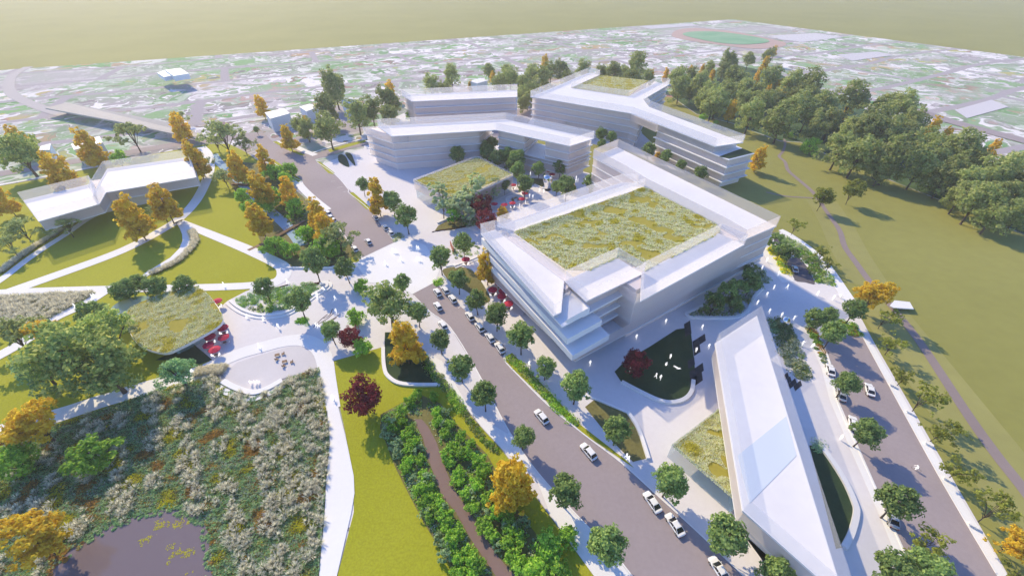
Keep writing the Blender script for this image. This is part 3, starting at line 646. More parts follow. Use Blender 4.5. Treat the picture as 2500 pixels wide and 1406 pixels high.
# olive field east of the campus
fld = [(1290, 262), (1420, 250), (1560, 232), (1640, 238), (1700, 280), (1790, 303), (1860, 330), (1905, 346), (1955, 349), (2060, 398), (2170, 440), (2300, 492), (2500, 574), (3000, 760), (3800, 1300), (2400, 1900), (1700, 1700), (1900, 1100), (1880, 600), (1500, 420), (1290, 330)]
struct('field', sheet(W(fld), .06), M['olive'])
for pts, w in ([[(2005, 490), (2040, 545), (2075, 615), (2125, 700)], 13], [[(2140, 740), (2300, 950), (2450, 1150), (2560, 1320)], 15]):
    struct('field_terrace', ribbon(spline(W(pts)), w, .085), mottled('paler_field', (.30, .29, .095), (.335, .32, .105), .02, fine=(.25, .08)))
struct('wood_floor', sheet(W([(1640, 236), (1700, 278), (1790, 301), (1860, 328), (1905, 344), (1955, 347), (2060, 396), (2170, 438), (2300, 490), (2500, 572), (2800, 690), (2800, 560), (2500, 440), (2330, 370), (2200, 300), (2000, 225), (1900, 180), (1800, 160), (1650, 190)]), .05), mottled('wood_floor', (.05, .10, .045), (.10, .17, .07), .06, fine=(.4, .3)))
# lawns of the west park
lawn = [(-300, 480), (0, 455), (109, 436), (240, 409), (330, 385), (470, 360), (505, 352), (560, 352), (600, 372), (640, 400), (700, 470), (760, 520), (860, 610), (880, 640), (800, 665), (700, 700), (680, 760), (560, 800), (500, 930), (150, 1040), (-200, 1100)]
struct('lawn', sheet(W(lawn), .09), M['lawn'])
struct('lawn', sheet(W([(805, 883), (870, 866), (940, 846), (1000, 850), (1100, 960), (1226, 1100), (1346, 1265), (1460, 1420), (1500, 1600), (700, 1600), (815, 1440), (864, 1250), (863, 1160), (840, 1040)]), .09), M['lawn'])
struct('bank', sheet(W([(560, 395), (640, 400), (740, 480), (800, 540), (880, 620), (800, 655), (715, 655), (640, 600), (600, 500), (545, 430), (520, 385)]), .12), M['bank'])
# campus paving
pav = [(690, 655), (880, 640), (830, 560), (790, 400), (890, 362), (880, 330), (1000, 270), (1300, 235), (1560, 320), (1700, 450), (1870, 575), (1910, 566), (1968, 603), (2025, 660), (2058, 712), (2085, 745), (2130, 830), (2470, 1420), (2560, 1600), (1500, 1620), (1452, 1406), (1346, 1263), (1226, 1097), (1140, 1000), (1028, 850), (940, 846), (806, 884), (800, 900), (690, 925), (575, 950), (516, 884), (466, 838), (520, 800), (536, 752), (556, 735), (600, 712), (640, 697), (680, 680)]
struct('plaza', sheet(W(pav), .12), M['plaza'])
struct('patio', sheet(W([(578, 886), (640, 866), (707, 847), (759, 843), (782, 865), (786, 893), (690, 925), (672, 946), (616, 957), (575, 946), (545, 915)]), .15), M['patio'])
struct('field', sheet(W([(1243, 374), (1320, 333), (1530, 366), (1600, 400), (1770, 462), (1815, 455), (1850, 520), (1850, 640), (1490, 449), (1437, 475), (1440, 424)]), .165), M['olive'])
# roads
road_s = [(1007, 719), (1062, 690), (1080, 702), (1105, 727), (1180, 797), (1236, 848), (1231, 871), (1234, 884), (1260, 912), (1338, 990), (1433, 1067), (1519, 1132), (1618, 1222), (1700, 1296), (1830, 1420), (1950, 1560), (1700, 1700), (1540, 1405), (1502, 1356), (1407, 1257), (1316, 1158), (1243, 1054), (1163, 903), (1099, 800), (1050, 760)]
struct('road', sheet(W(road_s), .15), M['asphalt'])
road_n = [(885, 629), (963, 592), (945, 570), (955, 582), (902, 512), (853, 472), (850, 461), (818, 426), (800, 415), (774, 396), (790, 386), (840, 372), (895, 362), (893, 345), (840, 352), (780, 375), (743, 378), (700, 358), (666, 347), (660, 335), (640, 318), (600, 305), (540, 322), (500, 352), (560, 345), (600, 342), (630, 355), (659, 389), (716, 432), (738, 443), (749, 472), (798, 515), (830, 560)]
struct('road', sheet(W([(885, 629), (963, 592), (955, 582), (902, 512), (850, 461), (818, 426), (774, 397), (760, 376), (700, 358), (666, 347), (640, 322), (560, 330), (470, 338), (500, 354), (590, 340), (630, 355), (659, 389), (700, 425), (738, 444), (749, 472), (798, 515), (830, 560)]), .15), M['asphalt'])
struct('road', ribbon(spline(W([(745, 388), (800, 374), (850, 358), (900, 347), (1000, 318), (1150, 292), (1290, 268), (1400, 255)])), 9, .155), M['asphalt'])
struct('road', sheet(W([(2067, 819), (2108, 826), (2190, 977), (2297, 1171), (2431, 1399), (2560, 1620), (2330, 1640), (2233, 1406), (2181, 1291), (2095, 1097), (2043, 977), (2026, 886), (2000, 822), (2012, 812)]), .15), M['asphalt'])
struct('road', sheet(spline(W([(1925, 628), (1949, 627), (1972, 654), (1991, 693), (1965, 690), (1938, 684), (1922, 652), (1895, 600), (1885, 570), (1905, 575)]), 3, True), .15), M['asphalt_dark'])
struct('road', sheet(W([(895, 336), (1000, 322), (1195, 316), (1290, 262), (1300, 285), (1262, 345), (1195, 360), (1000, 352), (895, 355)]), .152), M['asphalt'])
# the west street at the edge of the park
struct('road', ribbon(spline(W([(-300, 470), (0, 425), (240, 385), (480, 345)])), 9, .10), M['asphalt'])
# crossing table and white walks
struct('crossing', sheet(W([(885, 631), (963, 593), (985, 580), (1040, 600), (1075, 655), (1062, 690), (1007, 719), (975, 700), (900, 690), (868, 645)]), .18), M['white_path'])
def path(pts, w, z=.18, nme='path', mat='white_path'): return struct(nme, ribbon(spline(W(pts)), w, z), M[mat])
path([(-60, 742), (60, 700), (250, 632), (330, 598), (400, 560), (440, 533), (478, 492), (503, 445), (512, 410), (507, 378), (490, 360)], [5.2, 5, 4.6, 5.2])
path([(435, 541), (520, 575), (608, 611), (680, 645), (694, 662), (688, 680), (660, 694), (614, 700)], [3.4, 4.6, 5.0, 4.4])
struct('path', sheet(W([(432, 547), (440, 560), (445, 573), (446, 589), (438, 608), (416, 630), (352, 669), (330, 690), (340, 692), (362, 674), (416, 645), (450, 622), (463, 604), (464, 588), (462, 562), (450, 545), (440, 541)]), .182), M['white_path'])
path([(-60, 720), (60, 713), (262, 707), (480, 703), (620, 697), (690, 684)], 3.8, .185)
path([(262, 708), (224, 733), (186, 753), (128, 781), (58, 835), (-60, 900)], 4.2, .19)
path([(-60, 722), (0, 686), (60, 640), (106, 608), (160, 574), (224, 531), (300, 500)], 3.0, .185)
path([(-60, 462), (13, 450), (109, 432), (240, 407)], 2.2, .185)
path([(556, 892), (420, 930), (280, 970), (150, 1012), (0, 1055), (-150, 1100)], [5.6, 5.2, 5, 5], .185)
path([(500, 902), (580, 866), (640, 848), (700, 833), (745, 832), (778, 850), (793, 880), (800, 930), (810, 1000)], [4.5, 4.6, 4.4, 4.2], .19)
struct('path', sheet(W([(782, 893), (806, 882), (821, 972), (845, 1070), (864, 1162), (866, 1205), (858, 1253), (823, 1406), (800, 1500), (770, 1500), (780, 1406), (793, 1257), (797, 1175), (806, 1080), (799, 994)]), .20), M['white_path'])
struct('pavement', sheet(W([(1028, 852), (1079, 882), (1152, 1007), (1239, 1059), (1243, 1056), (1316, 1160), (1407, 1259), (1502, 1358), (1540, 1407), (1580, 1460), (1480, 1460), (1450, 1406), (1346, 1263), (1308, 1166), (1226, 1097), (1174, 1041), (1114, 964)]), .18), M['white_path'])
struct('pavement', sheet(W([(2090, 800), (2121, 826), (2198, 960), (2310, 1158), (2457, 1403), (2540, 1540), (2520, 1560), (2431, 1403), (2297, 1174), (2190, 980), (2108, 829), (2080, 780)]), .18), M['white_path'])
struct('pavement', sheet(W([(1985, 800), (1999, 813), (2028, 886), (2046, 977), (2098, 1097), (2184, 1291), (2236, 1406), (2205, 1406), (2160, 1291), (2075, 1097), (2025, 977), (2005, 900), (1975, 830)]), .18), M['white_path'])
path([(1868, 606), (1890, 640), (1908, 672), (1925, 690)], 4.4, .18, 'pavement')
path([(1905, 562), (1934, 578), (1968, 602), (2000, 630), (2026, 662), (2060, 715), (2075, 740)], [2.5, 2.8, 3.4, 4.5], .18, 'pavement')
path([(672, 347), (705, 352), (745, 370), (770, 380)], 3.5, .18, 'pavement')
path([(755, 377), (800, 362), (860, 346), (900, 339)], 1.6, .19, 'pavement')
path([(716, 432), (740, 462), (770, 490), (800, 514)], 3.6, .18, 'pavement')
# grass islands and small lawns
for p in ([(853, 472), (862, 470), (905, 508), (902, 513), (893, 511)], [(774, 396), (781, 396), (817, 423), (814, 427), (802, 424)], [(666, 347), (676, 346), (715, 366), (745, 379), (735, 381), (700, 366)], [(660, 388), (680, 398), (716, 424), (738, 442), (728, 446), (705, 428), (668, 402)], [(800, 367), (850, 352), (895, 342), (895, 347), (850, 360), (806, 373)]):
    struct('verge', sheet(W(p), .19), M['lawn'])
struct('verge', sheet(W([(1234, 872), (1250, 862), (1300, 915), (1420, 1040), (1530, 1125), (1548, 1143), (1430, 1063), (1340, 986), (1262, 911), (1236, 884)]), .19), M['lawn'])
struct('lawn', sheet(spline(W([(1080, 662), (1097, 654), (1118, 652), (1144, 657), (1160, 668), (1178, 693), (1197, 731), (1180, 738), (1136, 710), (1100, 690)]), 3, True), .19), M['bank'])
struct('lawn', sheet(W([(1428, 994), (1450, 977), (1532, 1011), (1558, 1054), (1579, 1119), (1545, 1128), (1497, 1080)]), .19), M['bank'])
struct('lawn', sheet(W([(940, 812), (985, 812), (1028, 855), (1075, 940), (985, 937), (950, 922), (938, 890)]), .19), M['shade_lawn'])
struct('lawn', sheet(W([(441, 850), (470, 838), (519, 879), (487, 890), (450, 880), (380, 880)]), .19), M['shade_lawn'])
struct('dark_lawn', sheet(W([(1500, 908), (1526, 882), (1586, 847), (1651, 805), (1685, 800), (1694, 878), (1698, 921), (1690, 947), (1672, 972), (1642, 981), (1608, 977), (1517, 934)]), .19), M['shade_lawn'])
struct('dark_lawn', sheet(W([(1975, 1088), (2000, 1087), (2027, 1125), (2062, 1179), (2084, 1230), (2086, 1255), (2075, 1300), (2059, 1335), (2040, 1340)]), .19), M['shade_lawn'])
# dark square pavers round the turf
def tiles(name, cells, o, ax, ay, s):
    vf = []
    for i, j in cells:
        a = Vector(o) + Vector(ax) * i * s + Vector(ay) * j * s; ex, ey = Vector(ax) * (s - .06), Vector(ay) * (s - .06)
        vf.append(prism([tuple(a), tuple(a + ex), tuple(a + ex + ey), tuple(a + ey)], .12, .22))
    return struct(name, join(*vf), M['blacktile'])
a0, a1, a2 = Vector(P(1694, 878)), Vector(P(1721, 860)), Vector(P(1685, 800))
ex = (a1 - a0).normalized(); ey = (a2 - a0).normalized()
tiles('stepping_tiles', [(-.98, 4.1), (-.98, 3.1), (0, .9), (1, .9), (0, -.1), (-1, -1.2), (-.9, -2.6), (.1, -2.6), (-1, -3.6), (-.2, -3.6)], P(1694, 868), ex, ey, 2.9)
a0 = Vector(P(1930, 934)); tiles('stepping_tiles', [(0, 0), (1, 0), (1, -1), (2, -1), (0, 1), (-.3, 2)], P(1928, 950), ex, ey, 1.7)
# water and creek beds
def ribvar(name, L, R, z, mat): struct(name, sheet(W(L + R[::-1]), z), M[mat])
struct('pond', sheet(spline(W([(60, 1480), (116, 1406), (172, 1343), (237, 1300), (319, 1265), (401, 1242), (465, 1248), (496, 1270), (513, 1309), (521, 1403), (540, 1500), (300, 1560)]), 4, True), .14), M['pond'])
struct('stream', ribbon(spline(W([(520, 378), (530, 392), (548, 410), (566, 428), (590, 452), (625, 485), (655, 512), (682, 535), (700, 552), (722, 577), (738, 600)])), [5.0, 4.2, 3.4, 3.2, 4.2, 4.6, 4.4, 4.6], .15), M['stream'])
ribvar('creek', [(1012, 1024), (1020, 1045), (1032, 1067), (1045, 1119), (1079, 1209), (1114, 1252), (1153, 1321), (1209, 1403), (1260, 1480)], [(1019, 1018), (1030, 1024), (1045, 1041), (1066, 1080), (1084, 1136), (1109, 1196), (1153, 1261), (1217, 1360), (1256, 1403), (1310, 1480)][1:], .15, 'creek')
struct('bank', sheet(W([(931, 1011), (997, 975), (1030, 965), (1075, 985), (1120, 1040), (1190, 1110), (1260, 1240), (1330, 1330), (1400, 1430), (1500, 1560), (1160, 1560), (1114, 1406), (1036, 1278), (1002, 1214), (967, 1145), (928, 1045)]), .12), M['bank'])
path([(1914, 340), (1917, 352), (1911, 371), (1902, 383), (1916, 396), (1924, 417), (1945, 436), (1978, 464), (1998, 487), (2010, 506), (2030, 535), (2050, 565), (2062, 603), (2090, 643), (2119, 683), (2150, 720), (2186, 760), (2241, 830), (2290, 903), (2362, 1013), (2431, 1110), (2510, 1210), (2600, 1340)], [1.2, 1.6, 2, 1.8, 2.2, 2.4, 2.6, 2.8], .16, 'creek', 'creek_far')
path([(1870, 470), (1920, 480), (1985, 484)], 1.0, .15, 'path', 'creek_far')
# kerbs
def kerb(pts, sm=True): l = W(pts); struct('kerb', wallrib(spline(l, 4) if sm else l, .28, .1, .27), M['white_path'])
kerb([(1062, 692), (1080, 705), (1105, 729), (1180, 799), (1236, 850), (1231, 868), (1234, 884), (1260, 912), (1338, 990), (1433, 1067), (1519, 1132), (1618, 1222), (1700, 1296), (1830, 1420)])
kerb([(1010, 722), (1050, 762), (1099, 800), (1163, 903), (1243, 1054), (1316, 1158), (1407, 1257), (1502, 1356), (1560, 1430)])
kerb([(957, 583), (902, 513), (853, 473), (850, 463), (818, 427), (775, 398)]); kerb([(885, 628), (830, 562), (798, 516), (749, 474), (738, 445), (716, 433), (659, 390), (630, 356)])
kerb([(2108, 827), (2190, 978), (2297, 1172), (2431, 1400)]); kerb([(2002, 824), (2026, 887), (2043, 978), (2095, 1098), (2181, 1292), (2233, 1407)])
kerb([(1949, 627), (1972, 654), (1991, 693)]); kerb([(1922, 652), (1938, 684)])
# painted bay lines
for a, b in (((1096, 715), (1088, 722)), ((1128, 745), (1119, 753)), ((1160, 779), (1150, 787)), ((1188, 806), (1178, 815)), ((1214, 830), (1203, 840)), ((1250, 866), (1240, 872)), ((819, 443), (808, 444)), ((836, 457), (824, 459)), ((848, 467), (838, 470))):
    struct('bay_line', ribbon(W([a, b]), .14, .157), M['white_path'])
# ================================================================ office buildings
def bld(name, label, cat, ctr): return thing(name, label, cat, (ctr[0], ctr[1], .12))
def part(root, name, vf, mat, smooth=False):
    l = root.location; v = [(a[0] - l.x, a[1] - l.y, a[2] - l.z) for a in vf[0]]; return obj(name, mesh(name, v, vf[1], mat, smooth), root)
def mpart(root, name, me):
    o = obj(name, me, root); o.matrix_parent_inverse.identity(); o.location = (-root.location.x, -root.location.y, -root.location.z); return o
def slab(r, p, z, th=.32, mat=None, name='floor_slab'): return part(r, name, prism(p, z - th, z), mat or M['white'])
def shell(r, p, z0, z1, mat=None, name='facade'): return part(r, name, prism(p, z0, z1, False), mat or M['frost'])
def parapet(r, p, z0, z1, mat=None):
    o = ccw(p); i = inset(o, .22); n = len(o); V = [(x, y, z) for q in (o, i) for z in (z0, z1) for x, y in q]
    F = []
    for k in range(n):
        j = (k + 1) % n; F += [(k, j, n + j, n + k), (2 * n + j, 2 * n + k, 3 * n + k, 3 * n + j), (n + k, n + j, 3 * n + j, 3 * n + k)]
    return part(r, 'parapet', (V, F), mat or M['parapet'])
def planting(root, poly, n, z, size=.5):
    me = carpet('roof_planting', poly, int(n * 3.2), size * .56, .45, [M['l_roofy']] + [M['l_roof']] * 7 + [M['l_roofy']], 11, -1.35, zb=z)
    o = mpart(root, 'roof_planting', me); o['kind'] = 'stuff'; return o
R3 = 18.4; PT = 22.0
# --- the large ring block with the green court roof
main = bld('office_building', 'largest white office block, a ring round a square meadow roof with a stepped front corner', 'office building', P(1500, 560, 18))
WW = [P(1172, 546, PT), P(1353, 744, PT), P(1373, 735, PT), P(1380, 660, PT), P(1209, 537, PT)]
NB = [P(1212, 530, PT), P(1385, 660, R3), P(1430, 640, R3), P(1300, 552, R3), P(1573, 456, R3), P(1520, 424, PT)]
NBp = [P(1213, 529, PT), P(1258, 565, R3), P(1573, 457, R3), P(1557, 446, R3), P(1520, 424, PT)]
EB = [P(1449.5, 364, PT), P(1521, 424, R3), P(1573, 457, R3), P(1757, 553, R3), P(1815, 587, R3), P(1907, 528, PT), P(1510, 340, PT)]
SB = [P(1563, 736, R3), P(1818, 597, R3), P(1762, 545, PT), P(1572, 640, PT)]
TW = [P(1435, 709, PT), P(1573, 667, R3), P(1572, 640, PT), P(1510, 603, PT), P(1380, 660, PT)]
green = [P(1253, 567, R3), P(1385, 660, R3), P(1440, 660, R3), P(1510, 628, R3), P(1572, 662, R3), P(1760, 568, R3), P(1748, 547, R3), P(1573, 457, R3)]
core = [WW[0], P(1360, 735, 20), TW[0], P(1563, 720, R3), P(1815, 590, R3), EB[5], EB[4], EB[1], NBp[4]]
for p, m_ in ((WW, None), (NBp, None), (EB, M['tanframe']), (SB, None), (TW, None)):
    slab(main, p, R3 + (.0 if p is not TW else .01), .4, M['roof'], 'roof_slab')
parapet(main, WW, R3 + .02, PT); parapet(main, NBp, R3 + .02, PT - .05); parapet(main, EB, R3 + .02, PT, M['tanframe']); parapet(main, SB, R3 + .02, PT - .03); parapet(main, TW, R3 + .02, PT - .06)
part(main, 'green_roof', prism(inset(green, .3), R3 - .3, R3 + .06), M['roofsoil'])
planting(main, inset(green, -.25), 17000, R3 + .05, .62)
# upper storeys
EBb = inset(EB, .35)
S0, S1 = P(1408, 880, 3.8), P(1862, 623, 6.0)          # line of the south front
def sline(t, d=0.0):
    a, b = Vector(S0), Vector(S1); e = (b - a).normalized(); nn = Vector((-e.y, e.x)); q = a + e * t + nn * d; return (q.x, q.y)
LS = (Vector(S1) - Vector(S0)).length
SM = [sline(19), sline(LS - .5), sline(LS - 2.0, 14), sline(19, 14)]       # south mass
shell(main, EBb, 6.6, R3 - .42, M['frost']); shell(main, SM, 3.8, R3 - .45, M['frost'])
for z in (7.4, 11.0, 14.7):
    slab(main, inset(EB, .12), z, .32); slab(main, inset(SM, .15), z - .02, .32)
slab(main, EB, 6.75, .35); slab(main, inset(SM, -.25), 3.95, .35)
part(main, 'core_wall', prism(inset(SM, 1.4), 0.1, R3 - .5), M['wall']); part(main, 'core_wall', prism(inset(EB, 1.6), .1, R3 - .5), M['wall'])
TWb = inset(TW, 1.3); shell(main, TWb, 3.9, R3 - .42)
for z, o_ in ((14.7, .9), (11.0, 2.4), (7.43, 3.8)):
    tt_ = [Vector(q_) for q_ in TW]; dw = (tt_[4] - tt_[3]).normalized() * o_ * 1.6; ds = (tt_[0] - tt_[4]).normalized() * .9
    pp_ = [tuple(tt_[0] + dw + ds), tuple(tt_[1] + ds * .3), tuple(tt_[2]), tuple(tt_[3]), tuple(tt_[4] + dw)]; slab(main, pp_, z + .02, .5); shell(main, inset(pp_, 1.3), z - 3.2, z - .5)
part(main, 'core_wall', prism(inset(TW, 3.2), .1, R3 - .6), M['wall'])
# west wing floors step outward toward the street corner
WL = Vector(WW[0]); WE = Vector(P(1408, 859, 7.4)); we = (WE - WL).normalized(); wn = Vector((-we.y, we.x)); LW = (WE - WL).length
def wline(t, d=0.0): q = WL + we * t + wn * d; return (q.x, q.y)
tz = {14.7: P(1373, 801, 14.7), 11.0: P(1378, 812, 11.0), 7.4: tuple(WE)}
E2 = Vector(P(1372, 801, 14.7)); wu = (E2 - WL).normalized(); wv = Vector((-wu.y, wu.x)); L2 = (E2 - WL).length
def wl(t, d=0.0): q = WL + wu * t + wv * d; return (q.x, q.y)
for z, tt, back in ((16.7, L2, 9.5), (13.1, L2 + 2.6, 12), (9.5, L2 + 5.2, 13)):
    slab(main, [wl(.1, .06), wl(tt, .06), wl(tt - 1.2, back), wl(.1, back)], z, 2.0)
    shell(main, [wl(.8, 1.1), wl(tt - 2.0, 1.1), wl(tt - 2.6, back - 1), wl(.8, back - 1)], z - 3.55, z - 2.02)
shell(main, [wl(.8, 1.2), wl(L2 - 7, 1.2), wl(L2 - 8, 8), wl(.8, 8)], 16.72, R3 - .42)
pod = [wline(0, .05), tuple(WE), sline(19.5, -.05), sline(19.5, 13), wline(LW - 10, 13), wline(0, 13)]
shell(main, pod, 3.9, 7.38, M['frost']); slab(main, pod, 3.9, .4)
part(main, 'terrace_screen', prism([P(1336, 758, 16.85), P(1373, 798, 16.85), P(1386, 790, 16.85)], 16.72, 16.85), M['white'])
shell(main, [wline(2, 3), wline(LW - 3.5, 3.2), sline(18, 3), sline(LS - 4, 3), sline(LS - 8, 15), sline(18, 13), wline(3, 12)], .12, 3.5, M['glass'], 'glass_base')
part(main, 'core_wall', prism([wline(6, 5), wline(LW - 12, 5), wline(LW - 14, 9.5), wline(6, 9.5)], .1, R3 - .6), M['wall'])
shell(main, inset(EB, 2.5), .12, 6.4, M['glass'], 'glass_base')
# the bent block north of the court
bent = bld('office_building', 'bent white office block with two passages through it, behind the small meadow-roofed pavilion', 'office building', P(1180, 350, 10))
BR = [P(921, 308, R3), P(919, 291, PT), P(1235, 275, PT), P(1453, 320, PT), P(1391, 357, R3), P(1211, 317.5, R3), P(955, 333, R3)]
BR = [BR[1], BR[2], BR[3], BR[4], BR[5], BR[6]]
slab(bent, BR, R3, .4, M['roof'], 'roof_slab'); parapet(bent, BR, R3 + .02, PT)
lowz = 14.8
LWp = [P(884, 310, R3), P(922, 308, R3), P(1000, 347, lowz), P(957, 350, lowz)]
slab(bent, LWp, lowz, .36, M['roof'], 'roof_slab'); parapet(bent, LWp, lowz + .02, R3 - .05)
b1 = [P(886, 318, 16), P(1190, 300, R3), P(1168, 321, R3 - 1), P(958, 342, R3 - 1)]
Wb = [LWp[0], P(1180, 289, R3), P(1163, 318, 17), LWp[3]]
Wb = [P(884, 310, R3), P(1205, 291, R3), P(1172, 320.5, 17.6), P(958, 350, lowz)]
shell(bent, inset(Wb, .7), 4, R3 - .42); part(bent, 'core_wall', prism(inset(Wb, 1.9), .1, R3 - .6), M['wall'])
for z in (4.1, 7.6, 11.2, 14.75): slab(bent, inset(Wb, .05 if z < 14 else .4), z, .32)
EA = [P(1213, 318, R3), P(1282, 333, R3), P(1318, 305, R3), P(1245, 292, R3)]; EC = [P(1326, 343, R3), P(1391, 357, R3), P(1450, 336, R3), P(1400, 323, R3)]
EL = [P(1213, 318, R3), P(1391, 357, R3), P(1450, 336, R3), P(1245, 292, R3)]
for p in (EA, EC):
    shell(bent, inset(p, .7), 9.2, R3 - .42); part(bent, 'core_wall', prism(inset(p, 1.9), 4, R3 - .6), M['wall'])
    for z in (11.2, 14.8): slab(bent, inset(p, .1), z, .3)
shell(bent, inset(EL, .7), 4, 9); slab(bent, inset(EL, .2), 9.2, .3); slab(bent, inset(EL, .15), 4.1, .32); slab(bent, inset(EL, .2), 7.6, .3)
shell(bent, inset(Wb, 3), .12, 3.75, M['glass'], 'glass_base'); shell(bent, inset(EL, 3), .12, 3.75, M['glass'], 'glass_base')
part(bent, 'core_wall', prism(inset(EL, 2.2), .1, 8.8), M['wall'])
# the straight bar behind it
bar = bld('office_building', 'straight low white office bar at the back, in front of the far trees', 'office building', P(1130, 250, 8))
t0 = 20.0; s0 = 16.4
BB = [P(979, 218.5, t0), P(1263, 205.5, t0), P(1263, 237, s0), P(1005, 248, s0)]
slab(bar, BB, s0, .4, M['roof'], 'roof_slab'); parapet(bar, BB, s0 + .02, t0); shell(bar, inset(BB, .8), 3.9, s0 - .42); part(bar, 'core_wall', prism(inset(BB, 1.9), .1, s0 - .6), M['wall'])
lb = [BB[0], BB[1], (BB[2][0], BB[2][1] - .5), P(1016, 264, 12.7)]
for z in (12.7, 8.8, 4.9): slab(bar, inset(lb, .1), z, .32)
shell(bar, inset(BB, 3), .12, 3.7, M['glass'], 'glass_base')
# the long Y-shaped block at the back right
yb = bld('office_building', 'long white office block at the back, a meadow roof between its two arms', 'office building', P(1560, 270, 10))
YR = [P(1295, 222, PT), P(1436.5, 166, PT), P(1466, 170.5, PT), P(1394, 215, R3), P(1534, 236, R3), P(1605, 188.5, PT), P(1637, 193, PT), P(1571, 243, R3), P(1588, 246, PT), P(1821, 329.5, PT), P(1746, 358, R3), P(1541, 277.5, R3), P(1337, 243, R3)]
YR[0] = P(1295, 222, PT)
slab(yb, YR, R3, .4, M['roof'], 'roof_slab'); parapet(yb, YR, R3 + .02, PT)
yg = [P(1394, 215, R3), P(1466, 184, R3), P(1584, 197, R3), P(1534, 236, R3)]
part(yb, 'green_roof', prism(inset(yg, .2), R3 - .3, R3 + .06), M['roofsoil']); planting(yb, inset(yg, 1), 3600, R3, .75); part(yb, 'core_wall', prism(inset(yg, 1.2), .1, R3 - .5), M['wall'])
WBd = [YR[0], YR[1], YR[2], YR[3], P(1552, 243, R3), P(1571, 285, R3), YR[11], YR[12]]
WBd = [YR[0], YR[1], YR[2], YR[3], YR[4], P(1580, 262, R3), P(1566, 290, 17.5), YR[11], YR[12]]
shell(yb, inset(WBd, .9), 3.9, R3 - .42); part(yb, 'core_wall', prism(inset(WBd, 2.0), .1, R3 - .6), M['wall'])
for z in (14.8, 11.2, 7.6, 4.0): slab(yb, inset(WBd, .25), z, .3)
AR = [YR[4], YR[5], YR[6], YR[7]]
shell(yb, inset(AR, .8), .2, R3 - .42); part(yb, 'core_wall', prism(inset(AR, 2), .1, R3 - .6), M['wall'])
for z in (14.8, 11.2, 7.6): slab(yb, inset(AR, .1), z, .3)
Yq = [P(1604, 305, R3 - .3), P(1660, 286, R3), P(1812, 335, 20), P(1745, 357, R3)]
Yt = [P(1600, 318.5, 14.8), P(1668, 300, 14.8), P(1842, 375, 14.8), P(1779, 391, 14.8)]
shell(yb, inset(Yq, .9), 14.85, R3 - .42); slab(yb, Yt, 14.8, .36); shell(yb, inset(Yt, .8), 3.9, 14.4); part(yb, 'core_wall', prism(inset(Yt, 2), .1, 14.3), M['wall'])
part(yb, 'terrace_garden', prism(W([(1756, 383), (1795, 377), (1836, 374), (1800, 384), (1780, 388)][0:1] + [(1812, 363), (1838, 374), (1780, 388)], 14.8), 14.81, 14.95), M['shade_lawn'])
for z in (11.2, 7.6, 4.0): slab(yb, inset(Yt, -.3), z, .34)
part(yb, 'bridge_beam', prism(W([(1541, 278), (1604, 305), (1650, 285), (1588, 258)], R3), 14.6, R3 - .42), M['frost'])
shell(yb, inset(WBd, 3), .12, 3.7, M['glass'], 'glass_base'); shell(yb, inset(Yt, 3), .12, 3.7, M['glass'], 'glass_base')
# --- park pavilion on the west lawn
pk = bld('long_pavilion', 'long white raised pavilion with a jog in its plan on the west lawn', 'pavilion', P(270, 470, 6))
zt, zs, zb = 13.6, 10.0, 6.2
PW = [P(41, 469.5, zt), P(216, 428, zt), P(243, 498, zs), P(94, 541, zs)]; PE = [P(250, 394, zt), P(453, 367, zt), P(480, 433, zs), P(259, 470, zs), P(243, 498, zs), P(213, 454, zt)]
PE = [P(250, 394, zt), P(456, 366, zt), P(480, 433, zs), P(259, 470, zs), P(243, 498, zs), P(213, 454, zt)]
for p in (PW, PE): slab(pk, p, zs + (.01 if p is PE else 0), .35, M['roof'], 'roof_slab'); shell(pk, inset(p, .15), zb, zs - .36, M['frost']); slab(pk, p, zb, .3)
parapet(pk, PW, zs + .02, zt - .04); parapet(pk, PE, zs + .03, zt)
part(pk, 'base_wall', prism(W([(255, 520), (417, 484), (405, 440), (240, 470)], .1), .1, zb - .3), M['wall'])
part(pk, 'base_wall', prism(W([(130, 560), (215, 532), (200, 500), (120, 525)], .1), .1, zb - .3), M['wall'])
# --- court pavilion with meadow roof
cp = bld('court_pavilion', 'low glass pavilion with a pale meadow roof in the plaza between the office blocks', 'pavilion', P(1130, 450, 5))
CPp = [P(1008, 438, 9.2), P(1112, 487, 9.2), P(1253, 424, 9.2), P(1165, 380, 9.2)]
slab(cp, CPp, 8.2, .5, M['roof'], 'roof_slab'); shell(cp, inset(CPp, .2), 4.2, 8.2, M['frost']); shell(cp, inset(CPp, .5), .12, 4.2, M['glass'], 'glass_base'); parapet(cp, CPp, 8.25, 9.3)
part(cp, 'green_roof', prism(inset(CPp, .4), 8.2, 8.5), M['roofsoil']); planting(cp, inset(CPp, .2), 5200, 8.5, .6); part(cp, 'core_wall', prism(inset(CPp, 7), .1, 7.6), M['wall'])
